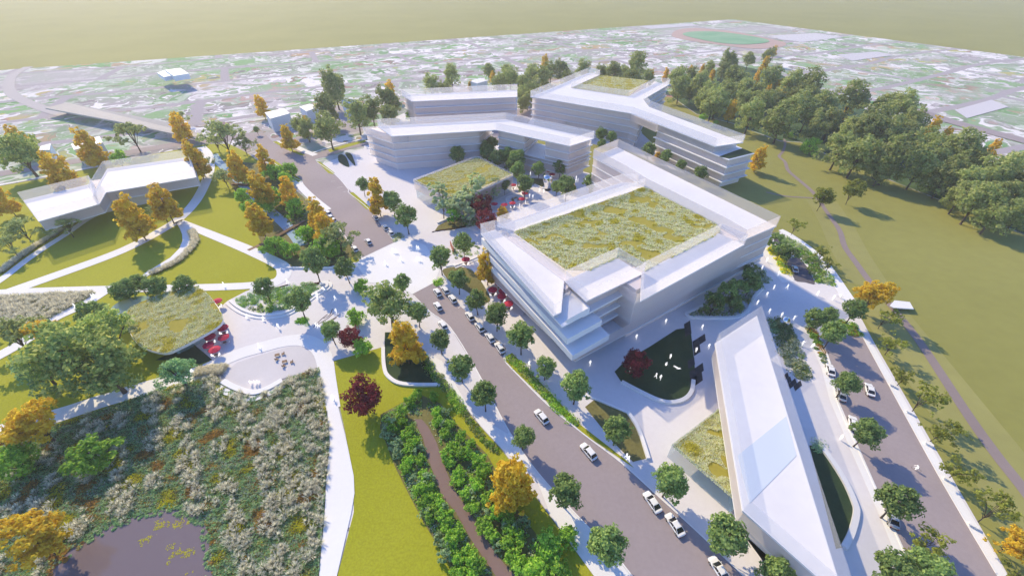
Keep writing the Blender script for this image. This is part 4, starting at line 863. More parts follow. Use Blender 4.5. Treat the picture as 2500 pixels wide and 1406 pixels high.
# --- the tapering hall in the foreground
hall = bld('tapered_hall', 'big tapering white hall with a pointed roof corner beside the service road', 'hall', P(1880, 1000, 8))
zt, zs, zb = 14.0, 10.4, 5.6
TR = [P(1860, 746, zt), P(1756, 813, zt), P(1757, 935, zs), P(1813, 1246, zs), P(1991, 1404, zs), P(2140, 1545, zs), P(2150, 1600, zs), P(2078, 1404, zt - .8)]
TR = [P(1860, 746, zt), P(1756, 813, zt), P(1813, 1246, zs), P(1991, 1404, zs), P(2075, 1478, zs), P(2107, 1490, zt), P(2078, 1403, zt)]
slab(hall, TR, zs, .45, M['roof'], 'roof_slab'); parapet(hall, TR, zs + .02, zt, M['parapet_thin'])
TB = inset(TR, .5); shell(hall, TB, zb, zs - .46, M['frost']); slab(hall, TB, zb, .35)
lowp = [TR[0], TR[1], P(1752, 990, .2), P(1800, 1215, 2), P(1880, 1230, 2)]
part(hall, 'base_wall', prism(inset(TR, 3.2), .12, zb - .35), M['wall'])
part(hall, 'skylight', prism(W([(1800, 1112), (1919, 1016), (1944, 1112), (1830, 1228)], zs), zs + .01, zs + .06), plain('blue_rooflight', (.60, .66, .74), .25))
# --- small triangular glass pavilion with meadow roof
gp = bld('glass_pavilion', 'small three-cornered glass pavilion with a yellow-green meadow roof against the tapering hall', 'pavilion', P(1740, 1110, 2))
GPp = [P(1641, 1085, 5), P(1764, 990, 5), P(1803, 1225, 5)]
shell(gp, GPp, .12, 5.4, M['glass'], 'glass_wall'); part(gp, 'green_roof', prism(inset(GPp, .25), 4.2, 4.6), M['roofsoil']); planting(gp, inset(GPp, -.1), 3600, 4.6, .36)
# --- round-cornered cafe with meadow roof
cf = bld('cafe_pavilion', 'round-cornered cafe with a deep meadow roof and a white rim beside the red parasols', 'cafe', P(440, 790, 3))
cfp = spline(W([(304, 775), (330, 745), (400, 716), (470, 700), (495, 708), (530, 745), (543, 775), (538, 792), (505, 814), (441, 848), (400, 862), (345, 846), (318, 815)], 4.6), 4, True)
part(cf, 'roof_slab', prism(cfp, 3.9, 4.6), M['white']); part(cf, 'green_roof', prism(inset(cfp, .16), 4.55, 4.72), M['roofsoil']); planting(cf, inset(cfp, -.1), 7500, 4.7, .46)
shell(cf, inset(cfp, 4), .1, 3.9, M['glass'], 'glass_wall'); part(cf, 'core_wall', prism(inset(cfp, 8.5), .1, 3.85), M['wall'])
part(cf, 'glass_canopy', prism(spline(W([(268, 760), (290, 737), (330, 724), (370, 724), (360, 745), (310, 775), (285, 790)], 4.2), 4, True), 4.1, 4.2), see_through('green_glass', (.30, .48, .42), .6, .1))
# --- plain blocks of houses at the edge of the suburb
def block(roofpx, h, label, nme='house', z0=.1):
    p = W(roofpx, z0 + h); c = (sum(q[0] for q in p) / len(p), sum(q[1] for q in p) / len(p)); r = thing(nme, label, 'house', (c[0], c[1], z0))
    part(r, 'wall', prism(p, z0, z0 + h - .3), M['house']); part(r, 'roof', prism(inset(p, -.15), z0 + h - .3, z0 + h), M['white'])
block([(647, 275), (693, 265), (707, 277), (660, 290)], 8.5, 'white block house behind the round green tree at the top end of the north road')
block([(731, 261), (756, 254), (775, 262), (748, 272)], 8, 'white block house half hidden at the left edge of the dark tree group')
block([(833, 245), (858, 239), (872, 248), (846, 256)], 8, 'white block house peeping out between two dark trees of the left tree group')
block([(1145, 198), (1172, 191.5), (1190, 197), (1165, 204)], 8, 'white block house just above the roof of the straight back bar')
block([(1266, 177.5), (1290, 176), (1294, 183), (1272, 185)], 8, 'small white block house deep among the trees above the gap between back blocks')
block([(96, 366), (100, 357), (123, 351), (120, 366)], 8.5, 'white block house behind the large tree at the left edge')
block([(174, 352), (242, 333), (250, 348), (181, 366)], 9, 'white block house behind the tall yellow tree above the long pavilion')
_fz = 22.0
r = thing('hovering_block', 'two-part white block hovering above its own shadow on the suburb', 'house', (*P(424, 180, _fz), _fz))
def fit_float():
    for z in np.arange(4, 60, .5):
        x, y = P(424, 192, z); k = z / math.tan(math.radians(36)); a, b = proj(x + .57 * k, y - .82 * k, 0)
        if b > 207: return z
    return 20
_fz = float(fit_float()); r.location = (*P(424, 184, _fz), _fz)
part(r, 'wall', prism(W([(402, 171), (440, 166.5), (461, 180), (424, 186)], _fz + 7), _fz + 3, _fz + 7), M['house']); part(r, 'wall', prism(W([(383, 178), (404, 171), (424, 184), (400, 189)], _fz + 5.5), _fz + 2.4, _fz + 5.5), M['house'])
# raised road deck
dk = thing('raised_deck', 'long pale raised road deck casting a dark shadow beside the suburb', 'deck', (*P(320, 300), .1))
da = [P(110, 264, 5), P(163, 251, 5), P(415, 300, 5), P(510, 345, 3.2), P(480, 338, 3.2)]
tp = [(*P(110, 264, 5.6), 5.6), (*P(163, 251, 5.6), 5.6), (*P(410, 299, 5.6), 5.6), (*P(500, 333, 4), 4), (*P(480, 339, 4), 4), (*P(288, 297, 5.6), 5.6)]
V = tp + [(x, y, z - .9) for x, y, z in tp]; n = 6
part(dk, 'deck', (V, [(5, 4, 3, 2, 1, 0)[::-1], tuple(range(6, 12))] + [(i, n + i, n + (i + 1) % n, (i + 1) % n) for i in range(n)]), M['deck'])
for u, v in ((160, 263), (230, 275), (300, 288), (380, 304), (440, 322)):
    x, y = P(u, v, 4); part(dk, 'pier', prism([(x - 1, y - 1), (x + 1, y - 1), (x + 1, y + 1), (x - 1, y + 1)], .1, 3.6), M['deck'])
# white overlook deck
ov = thing('overlook_deck', 'small white cantilevered deck over the creek below the big yellow tree', 'deck', (*P(2200, 744), .1))
part(ov, 'deck', prism(W([(2172, 746), (2184, 733), (2221, 737), (2231, 754), (2182, 751)], 1.4), 1.1, 1.4), M['white']); part(ov, 'beam', prism(W([(2180, 748), (2200, 742), (2206, 752), (2190, 756)], 0.8), .1, 1.1), M['trim'])
# footbridges over the stream
def footbridge(a, b, w, label):
    A, B = Vector(P(*a, .9)), Vector(P(*b, .9)); e = (B - A).normalized(); nn = Vector((-e.y, e.x)); L_ = (B - A).length; c = (A + B) / 2
    r = thing('footbridge', label, 'footbridge', (c.x, c.y, .1)); n = int(L_ / .5); vf = []
    for i in range(n):
        p = A + e * (i * L_ / n); q_ = A + e * ((i + .86) * L_ / n); vf.append(prism([tuple(p - nn * w / 2), tuple(q_ - nn * w / 2), tuple(q_ + nn * w / 2), tuple(p + nn * w / 2)], .62, .74))
    part(r, 'plank_deck', join(*vf), M['timber'])
    for s in (-1, 1):
        part(r, 'side_beam', wallrib([tuple(A + nn * s * w / 2), tuple(B + nn * s * w / 2)], .16, .35, .62), M['dark_timber'])
        part(r, 'handrail', wallrib([tuple(A + nn * s * w / 2), tuple(B + nn * s * w / 2)], .07, 1.5, 1.58), M['timber'])
        for k in range(9):
            p = A + e * L_ * k / 8 + nn * s * w / 2; part(r, 'post', prism([(p.x - .04, p.y - .04), (p.x + .04, p.y - .04), (p.x + .04, p.y + .04), (p.x - .04, p.y + .04)], .62, 1.5), M['timber'])
footbridge((676, 575), (742, 537), 1.6, 'timber footbridge crossing the pale stream, the lower one by the bushes')
footbridge((566, 447), (606, 451), 1.5, 'timber footbridge crossing the pale stream, the upper one near the curved path')
path([(676, 576), (640, 596), (606, 612)], 1.6, .19, 'path', 'timber')
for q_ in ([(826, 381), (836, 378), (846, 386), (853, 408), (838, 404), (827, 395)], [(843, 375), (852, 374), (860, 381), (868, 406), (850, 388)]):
    struct('leaf_shaped_patch', sheet(spline(W(q_), 4, True), .17), M['shade_lawn'])  # two dark green leaf shapes laid flat on the paving
struct('road', ribbon(spline(W([(70, 164), (34, 183), (22, 205), (32, 232), (95, 262), (160, 282)])), 8, .2), plain('far_road', (.43, .40, .41), .9))
# seat walls and planters
def seatwall(pts, w, h, label, nme='seat_wall', closed=False, step=False, sm=True):
    l = W(pts); l = spline(l, 5, closed) if sm else l
    if closed: l = l + [l[0]]
    c = l[len(l) // 2]; r = thing(nme, label, 'seat wall', (c[0], c[1], .1)); part(r, 'wall', wallrib(l, w, .1, h), M['white_path'])
    if step:
        L_, R_ = sides(l, w * 2.4); part(r, 'lower_step', wallrib(L_ if step > 0 else R_, w * 1.1, .1, h * .5), M['white_path'])
seatwall([(563, 737), (582, 752), (606, 764), (645, 772), (697, 766), (735, 745), (765, 722), (790, 708), (800, 700), (796, 694), (782, 696)], .9, .8, 'white stepped bench wall curving round the raised planter of the west plaza', step=-1)
seatwall([(1728, 743), (1686, 763), (1675, 768), (1686, 777), (1740, 778), (1790, 777), (1820, 766), (1832, 745), (1842, 724), (1862, 706)], .9, .75, 'white wall round the dark three-cornered tree planter beside the largest block')
seatwall([(1517, 934), (1560, 957), (1608, 979), (1642, 984), (1672, 975), (1688, 955), (1692, 930)], 1.0, .7, 'white bench wall along the lower rim of the dark turf triangle')
seatwall([(1998, 1086), (2027, 1124), (2062, 1180), (2084, 1230), (2088, 1256), (2076, 1302), (2058, 1338)], 1.1, .7, 'white curved bench wall round the dark turf behind the tapering hall')
seatwall([(1532, 1008), (1558, 1050), (1582, 1122)], .8, .8, 'short white wall edging the small olive lawn near the main road')
seatwall([(1404, 958), (1450, 974), (1532, 1009)], .5, .5, 'thin white wall along the top of the small olive lawn')
seatwall([(936, 850), (938, 893), (948, 920), (985, 939), (1075, 941)], 1.0, .6, 'white bench wall bent round the shaded lawn under the yellow tree')
seatwall([(545, 932), (575, 948), (616, 960), (650, 952), (690, 930)], 1.5, .6, 'white curved bench wall at the lower edge of the terrace above the meadow', step=-1)
seatwall([(1108, 652), (1150, 636), (1175, 625)], .8, .7, 'white double bench behind the single red parasol', step=-1)
seatwall([(1088, 652), (1118, 647), (1146, 654), (1162, 668), (1185, 700), (1204, 736)], .7, .45, 'white kerb wall round the half-moon lawn by the cafe tables')
seatwall([(1068, 547), (1090, 538), (1115, 527)], .8, .8, 'white wall at the head of the planted court corner')
seatwall([(1236, 492), (1238, 484), (1252, 479), (1272, 479), (1278, 486), (1262, 498), (1244, 500)], .6, .6, 'round white planter wall in the court, red parasols over it', closed=True)
seatwall([(1300, 432), (1316, 434), (1340, 438), (1368, 444)], .7, .6, 'white wall behind the mirror sculpture in the court')
seatwall([(1305, 452), (1318, 458), (1326, 462), (1338, 456)], .6, .6, 'white wall in front of the mirror sculpture in the court')
seatwall([(697, 656), (740, 656), (800, 656), (836, 653)], .7, .7, 'straight white wall between the stream bank and the west plaza')
for i, (a, b) in enumerate((((2170, 940), (2184, 947)), ((2210, 1005), (2228, 1014)), ((2255, 1082), (2275, 1092)), ((2300, 1167), (2320, 1178)), ((2360, 1279), (2384, 1292)))):
    l = W([a, b]); r = thing('bench', 'white slab bench across the far pavement of the service road, %s from the top' % nth(i), 'bench', (*l[0], .1), 0, 'slab benches on the service road pavement')
    part(r, 'seat', wallrib(l, .7, .62, .78), M['white_path'])
    for k in (.15, .85):
        q_ = (l[0][0] + (l[1][0] - l[0][0]) * k, l[0][1] + (l[1][1] - l[0][1]) * k); part(r, 'foot', prism([(q_[0] - .2, q_[1] - .25), (q_[0] + .2, q_[1] - .25), (q_[0] + .2, q_[1] + .25), (q_[0] - .2, q_[1] + .25)], .15, .62), M['white_path'])
# jagged timber board edges
def boards(px, d, label, L0=2.2, n=12):
    l = W(px); c = l[0]; r = thing('timber_edging', label, 'timber boards', (*c, .1)); vf = []
    a, b = Vector(l[0]), Vector(l[1]); e = Vector(d).normalized(); nn = Vector((-e.y, e.x))
    for i in range(n):
        p = a + (b - a) * i / (n - 1); q_ = p + e * (L0 * random.uniform(.6, 1.6)); p = p - e * random.uniform(0, 1.4)
        vf.append(prism([tuple(p - nn * .16), tuple(q_ - nn * .16), tuple(q_ + nn * .16), tuple(p + nn * .16)], .2, .34))
    part(r, 'boards', join(*vf), M['dark_timber'])
boards([(1062, 566), (1150, 553)], (.9, .45), 'ragged row of dark timber boards edging the planted court corner', n=20)
boards([(740, 700), (772, 696)], (.9, .5), 'ragged dark timber boards at the tip of the west plaza planter', 3, 10)
boards([(640, 715), (690, 700)], (.9, .5), 'dark timber boards along the upper side of the west plaza planter', 2.5, 14)
part(thing('corten_screen', 'rusty steel panel standing beside the bushy tree near the plaza crossing', 'screen', (*P(1104, 612), .1)), 'panel', wallrib(W([(1100, 600), (1108, 618)], .1), .2, .1, 2.4), M['rust'])
# inlaid branching lines in the west plaza paving
vf = [ribbon(spline(W(p)), .22, .17) for p in ([(765, 800), (785, 780), (800, 768)], [(772, 795), (800, 778), (815, 765)], [(783, 798), (812, 780), (830, 768)], [(800, 790), (822, 776)], [(790, 778), (805, 770), (812, 755)])]
struct('inlaid_lines', join(*vf), M['dark_timber'])
# mirror sculptures
def sculpture(u, v, h, label):
    x, y = P(u, v, h / 2); r = thing('mirror_sculpture', label, 'sculpture', (x, y, .15), .4)
    pr = [(0, .02), (.55, .05), (.72, .3), (.95, 1.0), (1.25, 1.9), (1.35, 2.6), (1.15, 3.3), (.7, 3.75), (0, 3.9)]; k = h / 3.9
    V, F = revolve([(a * k, b * k) for a, b in pr], 24); V = [(a + .25 * k * math.sin(c * 1.1 / k), b * .8, c) for a, b, c in V]
    obj('polished_body', mesh('polished_body', V, F, M['chrome'], True), r); obj('plinth', mesh('plinth', *revolve([(0, 0), (.9 * k, 0), (.9 * k, .12), (0, .12)], 16), M['trim']), r)
sculpture(1337, 446, 7.5, 'mirror-polished sculpture in the court between the office blocks')
sculpture(1914, 789, 4.6, 'mirror-polished sculpture in the dark bed beside the point of the tapering hall')
# ================================================================ trees
def row(key, pts, fmt, group, hk=1.0):
    pts = sorted(pts, key=lambda p: p[0] if 'left' in fmt.split('{n}')[1] else p[1])
    """fmt gets {n} = ordinal in the row"""
    for i, p in enumerate(pts): plant(key, p[0], p[1], p[2], fmt.format(n=nth(i)), group, p[3] if len(p) > 3 else hk)
row('street', [(1018, 762, 64), (1074, 828, 66), (1124, 893, 78), (1183, 962, 86), (1277, 1066, 72), (1379, 1197, 100), (1486, 1328, 118)],
    'round dark green street tree, {n} from the top on the main road\'s left pavement', 'street trees on the left pavement of the main road')
row('street', [(1074, 626, 70), (1118, 680, 62), (1164, 731, 64), (1212, 766, 74), (1273, 818, 86), (1332, 893, 66), (1407, 941, 92), (1508, 1048, 86), (1636, 1172, 104), (1776, 1305, 126), (1902, 1400, 104)],
    'round dark green street tree, {n} from the top on the main road\'s right pavement', 'street trees on the right pavement of the main road')
row('street', [(1992, 775, 62), (2026, 768, 50), (2036, 812, 72), (2088, 754, 66), (2069, 934, 72), (2118, 1052, 86), (2198, 1225, 108), (2190, 1385, 110), (2270, 1392, 120)],
    'round green street tree, {n} from the top beside the right-hand service road', 'street trees beside the service road')
row('sparse', [(1942, 551, 46), (2010, 616, 46), (2027, 642, 44), (2163, 776, 62), (2182, 838, 68), (2211, 917, 62), (2256, 974, 84), (2303, 1048, 88), (2345, 1145, 84), (2428, 1247, 100), (2258, 1324, 106), (2492, 1400, 90)],
    'thin olive-green tree on the grass beyond the service road, {n} from the top', 'thin trees along the olive field edge')
plant('rounded', 2013, 478, 56, 'lone small round tree on the olive field beside the creek, the left one of two', 'lone trees on the olive field')
plant('rounded', 2086, 460, 58, 'lone small round tree on the olive field, right of the other one by the creek', 'lone trees on the olive field')
plant('big', 945, 735, 134, 'large bright green tree between the west plaza and the main road')
plant('street', 982, 690, 56, 'dark tree just behind the large bright green tree at the plaza')
plant('bushy', 864, 768, 62, 'bushy tree at the lower left foot of the large bright green tree')
plant('street', 806, 806, 62, 'dark green tree left of the maroon tree at the west plaza')
plant('maroon', 856, 818, 62, 'maroon tree squeezed between green trees beside the west plaza')
plant('bushy', 884, 838, 66, 'green tree just right of the maroon tree beside the west plaza')
plant('maroon', 880, 963, 102, 'maroon ball-shaped tree standing alone on the bright lawn')
plant('maroon', 1557, 883, 74, 'maroon tree on the dark turf triangle in front of the largest block')
plant('maroon', 1174, 497, 60, 'maroon tree behind the pale tiered trees in the court')
plant('maroon', 1187, 538, 52, 'maroon tree at the west corner of the largest block', hk=1.4)
plant('street', 762, 635, 76, 'open-headed green tree with a leaning trunk at the tip of the west plaza planter', hk=1.15)
plant('street', 842, 652, 62, 'mid green tree at the left corner of the white crossing'); plant('bushy', 878, 692, 54, 'low bushy green tree left of the white crossing')
plant('street', 643, 700, 62, 'round tree in the raised planter of the west plaza, the left one'); plant('street', 727, 732, 80, 'round tree in the small three-cornered bed below the raised planter')
row('street', [(222, 762, 84), (300, 708, 76), (338, 690, 60), (376, 697, 70), (449, 694, 62)], 'dark round tree behind the cafe roof, {n} from the left', 'dark trees behind the cafe', .85)
plant('big', 150, 850, 200, 'very large spreading green tree left of the cafe, nearest the meadow roof'); plant('big', 235, 880, 200, 'very large spreading green tree left of the cafe, right half of the big clump'); plant('big', 255, 800, 130, 'spreading green tree at the top of the big clump left of the cafe')
plant('teal', 85, 890, 120, 'blue-green tree at the lower left of the big clump beside the cafe'); plant('teal', 425, 900, 104, 'blue-green tree at the lower corner of the cafe, over the path')
plant('park', 25, 815, 130, 'thin grey-green tree at the left edge above the meadow'); plant('autwide', 103, 803, 96, 'amber autumn tree behind the big green clump left of the cafe')
plant('autwide', 72, 1025, 165, 'spreading amber autumn tree over the path at the left edge'); plant('autwide', 70, 1310, 180, 'spreading amber autumn tree at the lower left corner by the pond')
plant('bushy', 215, 1105, 140, 'wide green bushy tree standing in the meadow above the pond', hk=.8); plant('bushy', 20, 1110, 140, 'dark green bushy tree in the meadow at the left edge')
plant('autumn', 985, 822, 88, 'golden tree on the shaded lawn beside the main road', None, .95); plant('autumn', 1250, 1152, 122, 'large golden tree between the creek bushes and the main road', None, .95)
plant('autumn', 1188, 636, 62, 'golden tree at the front of the largest block, by the cafe tables', None, 1.05)
plant('autumn', 916, 466, 54, 'golden tree beside the right parking bays of the north road', None, 1.1)
row('autumn', [(309, 510, 78, 1.0), (389, 482, 70, .9)], 'amber autumn tree in front of the long white pavilion, {n} from the left', 'amber trees by the long pavilion')
plant('park', 392, 512, 66, 'small green tree below the right amber tree at the long pavilion')
row('autumn', [(570, 393, 52, 1.0), (632, 450, 64, .95), (641, 380, 48, 1), (625, 522, 64, .95), (700, 458, 50, 1.0), (767, 508, 58, .95), (786, 545, 54, .9)], 'amber autumn tree along the pale stream, {n} from the top', 'amber trees along the pale stream')
plant('autumn', 203, 342, 62, 'amber autumn tree in front of the white block house above the pavilion'); plant('autumn', 135, 405, 74, 'amber autumn tree right of the large green tree at the left edge'); plant('autumn', -4, 475, 50, 'amber autumn tree cut by the left edge of the picture')
plant('autumn', 634, 249, 36, 'single small amber tree on the suburb above the first block house'); plant('autumn', 432, 298, 48, 'amber autumn tree at the end of the raised road deck'); plant('autumn', 468, 375, 56, 'yellow-green tree at the right end of the long pavilion'); plant('autumn', 699, 323, 42, 'amber autumn tree at the bend of the north road'); plant('autumn', 1330, 147, 24, 'lone amber tree on the suburb behind the back bar', None, 1.1)
plant('autumn', 40, 335, 50, 'amber tree top behind the large green tree at the left edge'); plant('park', 485, 395, 60, 'green tree behind the right end of the long pavilion', hk=1.1)
plant('autumn', 1858, 374, 40, 'single golden tree on the olive field beside the terrace of the back block', None, 1.05); plant('autwide', 2142, 712, 104, 'big yellow autumn tree over the creek by the white overlook deck', None, 1.15); plant('autwide', 2480, 1322, 98, 'golden tree at the lower right edge beyond the service road')
row('park', [(18, 597, 76), (50, 556, 90), (157, 549, 70), (545, 430, 58), (318, 325, 92), (540, 327, 106), (525, 345, 50), (592, 350, 60)], 'open-branched green park tree on the upper left lawns, {n} from the left', 'park trees of the west lawns')
plant('big', 40, 362, 118, 'large green tree by the west street at the left edge'); plant('park', 442, 285, 42, 'green tree tucked behind the amber tree at the raised deck'); plant('bushy', 283, 379, 56, 'low green bush behind the long pavilion'); plant('street', 626, 316, 18, 'tiny lone tree in the road opening of the suburb')
row('bushy', [(665, 412, 62), (705, 405, 52), (680, 470, 60), (645, 490, 66), (715, 495, 66), (694, 430, 50), (660, 590, 74), (705, 598, 62), (745, 560, 60), (800, 590, 84), (775, 600, 70), (585, 470, 50), (600, 500, 44)],
    'dense green bushy tree on the banks of the pale stream, {n} from the top', 'bushy trees along the pale stream')
plant('park', 822, 572, 96, 'olive-green open tree beside the left parking bays of the north road', hk=1.1)
row('street', [(957, 490, 58), (990, 524, 66), (884, 449, 40), (1130, 592, 60)], 'green street tree at the right side of the north road, {n} from the top', 'street trees of the north road', 1.05)
row('oak', [(812, 200, 74, 1.15), (792, 258, 74), (798, 308, 76), (745, 308, 52), (868, 272, 74), (906, 262, 64), (945, 236, 70), (950, 278, 56), (728, 300, 44)], 'dark green tree of the copse beside the back bar, {n} from the left', 'dark trees left of the back bar')
plant('autumn', 950, 212, 30, 'amber tree top behind the copse left of the back bar'); plant('autumn', 746, 296, 24, 'amber tree at the front of the copse left of the back bar'); plant('bushy', 1005, 275, 40, 'green tree at the left end of the straight back bar')
row('oak', [(1053, 202, 52), (1102, 178, 50, 1.15), (1086, 214, 46), (1193, 170, 36), (1218, 196, 50), (1246, 186, 54), (1236, 170, 34), (1300, 178, 46), (1324, 186, 60), (1345, 170, 44), (1372, 164, 48), (1388, 190, 44), (1426, 164, 44), (1294, 170, 30), (1280, 200, 44, 1.2), (1300, 215, 44), (1274, 222, 40), (1288, 238, 40), (1276, 248, 34), (1470, 172, 40), (1500, 172, 54), (1558, 152, 62, 1.1), (1545, 185, 60), (1580, 186, 40), (1524, 176, 40)],
    'green tree of the belt behind the back blocks, {n} from the left', 'green trees behind the back blocks')
row('autumn', [(1203, 184, 18), (1148, 204, 16), (1292, 184, 18), (1283, 216, 22), (1535, 182, 20), (1590, 182, 20)], 'small amber tree in the belt behind the back blocks, {n} from the left', 'amber trees behind the back blocks')
wood = [(1654, 180, 52), (1663, 205, 54), (1688, 178, 36), (1708, 196, 54), (1730, 218, 58), (1720, 240, 48), (1755, 236, 64), (1742, 250, 58), (1733, 160, 32), (1766, 166, 36), (1783, 142, 48, 1.1), (1794, 184, 58), (1810, 196, 50), (1830, 140, 32), (1823, 212, 58), (1820, 238, 58), (1838, 266, 72), (1862, 246, 64), (1878, 128, 34), (1884, 182, 56), (1846, 225, 54), (1935, 196, 64), (1983, 194, 66), (1960, 215, 56), (1985, 228, 52), (1917, 274, 92), (1948, 252, 72), (1975, 270, 60), (2016, 250, 74), (1992, 268, 62), (2086, 228, 78), (2034, 290, 62), (1996, 314, 54), (2010, 290, 58), (2203, 254, 82), (2163, 250, 62), (2140, 286, 84), (2115, 308, 82), (2080, 310, 64), (2235, 290, 74), (2058, 348, 84), (2104, 362, 92), (2163, 315, 82), (2192, 366, 110), (2160, 402, 66), (2210, 330, 70), (2266, 344, 74), (2286, 382, 84), (2250, 400, 80), (2318, 372, 64), (2358, 352, 92), (2388, 390, 66), (2340, 410, 74), (2368, 434, 84), (2310, 430, 70), (2408, 430, 74), (2472, 398, 84), (2438, 414, 92), (2478, 468, 84), (2394, 480, 92), (2436, 470, 80), (2520, 430, 90), (2352, 470, 70), (1690, 215, 40), (1780, 215, 46), (1900, 235, 50), (2440, 510, 84), (2500, 510, 84)]
wood.sort(key=lambda p: p[0])
row('oak', [(a[0], a[1] + 2, a[2] * 1.06) + tuple(a[3:]) for a in wood], 'tall green tree of the long wood beyond the olive field, {n} from the left', 'green trees of the long wood')
ya = sorted([(1627, 177, 18, 1.3), (1688, 168, 16), (1716, 168, 18), (1741, 178, 18), (1872, 149, 24), (1893, 120, 14), (1850, 185, 20), (1902, 205, 26), (1909, 229, 28), (1877, 217, 20), (1788, 261, 28, 1.2), (2078, 258, 22), (2017, 293, 34), (2062, 297, 24), (2281, 304, 42), (2316, 325, 30), (2431, 355, 28), (2134, 376, 22)])
row('autumn', ya, 'yellow autumn tree among the long wood beyond the olive field, {n} from the left', 'yellow trees of the long wood')
plant('bushy', 1981, 347, 58, 'round bush at the edge of the wood, above the head of the creek'); plant('bushy', 1718, 283, 26, 'small round bush on the olive field behind the back block, the left one'); plant('bushy', 1748, 298, 24, 'small round bush on the olive field behind the back block, the right one'); plant('bushy', 1930, 325, 24, 'tiny bush on the green strip in front of the wood'); plant('bushy', 2295, 452, 34, 'small bush under the wood near the right end of the olive field')
ct = [(1116, 376, 40), (1178, 358, 38), (1200, 350, 34), (1236, 356, 30), (1190, 372, 38), (1212, 384, 40), (1236, 378, 40), (1262, 386, 44), (1252, 398, 36), (1264, 416, 36, 1.2), (1315, 411, 34), (1367, 406, 36), (1281, 446, 44), (1232, 450, 30), (1384, 452, 48), (1443, 441, 36), (1360, 455, 30)]
row('street', sorted([(a[0], a[1], a[2] * 1.25) + tuple(a[3:]) for a in ct]), 'small green tree in the court between the office blocks, {n} from the left', 'court trees between the office blocks', .95)
plant('autumn', 1398, 456, 24, 'small yellow tree behind the north edge of the largest block', None, .6); plant('autumn', 1228, 514, 36, 'yellow tree at the court side of the largest block', None, .6)
row('street', sorted([(1468, 325, 36), (1493, 333, 32), (1470, 352, 30), (1390, 299, 28), (1425, 307, 14), (1585, 364, 42), (1627, 381, 38), (1663, 403, 34), (1711, 421, 42)]), 'small round tree in the lane behind the largest block, {n} from the left', 'small trees in the lane behind the largest block')
plant('autumn', 1606, 379, 22, 'small yellow tree in the lane behind the largest block', None, .6)
row('tiered', [(1078, 482, 96), (1150, 466, 104), (1125, 505, 84), (1205, 455, 56)], 'pale tiered tree in front of the small meadow-roofed pavilion, {n} from the left', 'pale tiered trees of the court', 1.0)
row('lime', [(1122, 492, 66), (1108, 524, 64), (1187, 474, 46)], 'bright green layered tree among the pale tiered trees, {n} from the left', 'bright green trees of the court', .9)
row('dark', [(1745, 738, 62), (1772, 712, 66), (1800, 702, 62), (1835, 688, 66), (1826, 657, 44), (1790, 735, 50)], 'dark tree in the three-cornered planter beside the largest block, {n} from the left', 'dark trees of the three-cornered planter')
row('dark', [(1896, 583, 46), (1908, 607, 50), (1930, 618, 52)], 'dark tree over the sunken drive behind the largest block, {n} from the top', 'dark trees over the sunken drive')
# ---- bushes of the creek in the foreground
def zz(l): return [(700 + x / 2.32, 800 + y / 2.32) for x, y in l]
lb_g = zz([(735, 375), (830, 385), (690, 410), (650, 470), (640, 520), (600, 560), (680, 600), (720, 570), (690, 680), (735, 640), (690, 750), (760, 740), (670, 790), (790, 830), (800, 900), (750, 905), (840, 960), (780, 985), (870, 1000), (820, 1050), (920, 1060), (900, 1115), (960, 1085), (930, 1210), (1000, 1160), (970, 1300), (1035, 1265), (1060, 1320), (980, 1375), (1050, 1390), (1095, 1345)])
lb_s = zz([(590, 530), (575, 590), (620, 645), (640, 700), (725, 860), (835, 865), (780, 1040), (880, 1185), (930, 1265), (900, 1250), (770, 690), (960, 1020)])
rb_g = zz([(850, 470), (920, 540), (860, 520), (895, 590), (990, 600), (1040, 650), (940, 665), (980, 705), (1020, 700), (910, 760), (970, 820), (1080, 745), (1130, 790), (950, 865), (1100, 830), (880, 705), (1080, 890), (1020, 935), (1060, 1010), (1140, 960), (1190, 1040), (1090, 1105), (1150, 1160), (1240, 1210), (1260, 1140), (1310, 1175), (1280, 1280), (1340, 1330), (1260, 1070), (1400, 1370), (1250, 1330)])
rb_s = zz([(905, 470), (900, 545), (1180, 1210), (1335, 1095), (1060, 950), (1120, 1060), (1270, 1110)])
_cv = [1020, 1050, 1090, 1130, 1210, 1260, 1325, 1403]; _cu = [1017, 1030, 1050, 1064, 1096, 1128, 1178, 1235]; _ch = [6, 10, 14, 20, 18, 20, 24, 26]
def off_creek(u, v, w, side):
    if v < 1008: return u
    c = float(np.interp(v, _cv, _cu)); h = float(np.interp(v, _cv, _ch)); return min(u, c - h - .46 * w) if side == 'left' else max(u, c + h + .40 * w)
for key, l, w, ws, side in (('shrub', lb_g, 'leafy green shrub', 43, 'left'), ('silver', lb_s, 'silvery spiky shrub', 40, 'left'), ('shrub', rb_g, 'leafy green shrub', 43, 'right'), ('silver', rb_s, 'silvery spiky shrub', 38, 'right')):
    for i, (u, v) in enumerate(sorted(l, key=lambda p: p[1])):
        wd_ = ws * (.8 + .45 * (v - 950) / 450) * random.uniform(.88, 1.15); plant(key, off_creek(u, v, wd_, side), v, wd_, '%s on the %s bank of the brown creek, %s from the top' % (w, side, nth(i)), '%ss on the %s bank of the brown creek' % (w, side), random.uniform(.9, 1.25))
row('bushy', [(1340, 1330, 110), (1300, 1385, 96), (1385, 1300, 70), (1370, 1395, 90)], 'green bushy tree between creek and main road at the lower edge, {n} from the left', 'bushy trees at the lower edge')
UG = [(931, 1015), (985, 985), (1030, 968), (1030, 1015), (1012, 1020), (1030, 1070), (1043, 1120), (1076, 1212), (1112, 1256), (1150, 1325), (1200, 1400), (1120, 1406), (1040, 1275), (1005, 1214), (970, 1140), (932, 1045)]
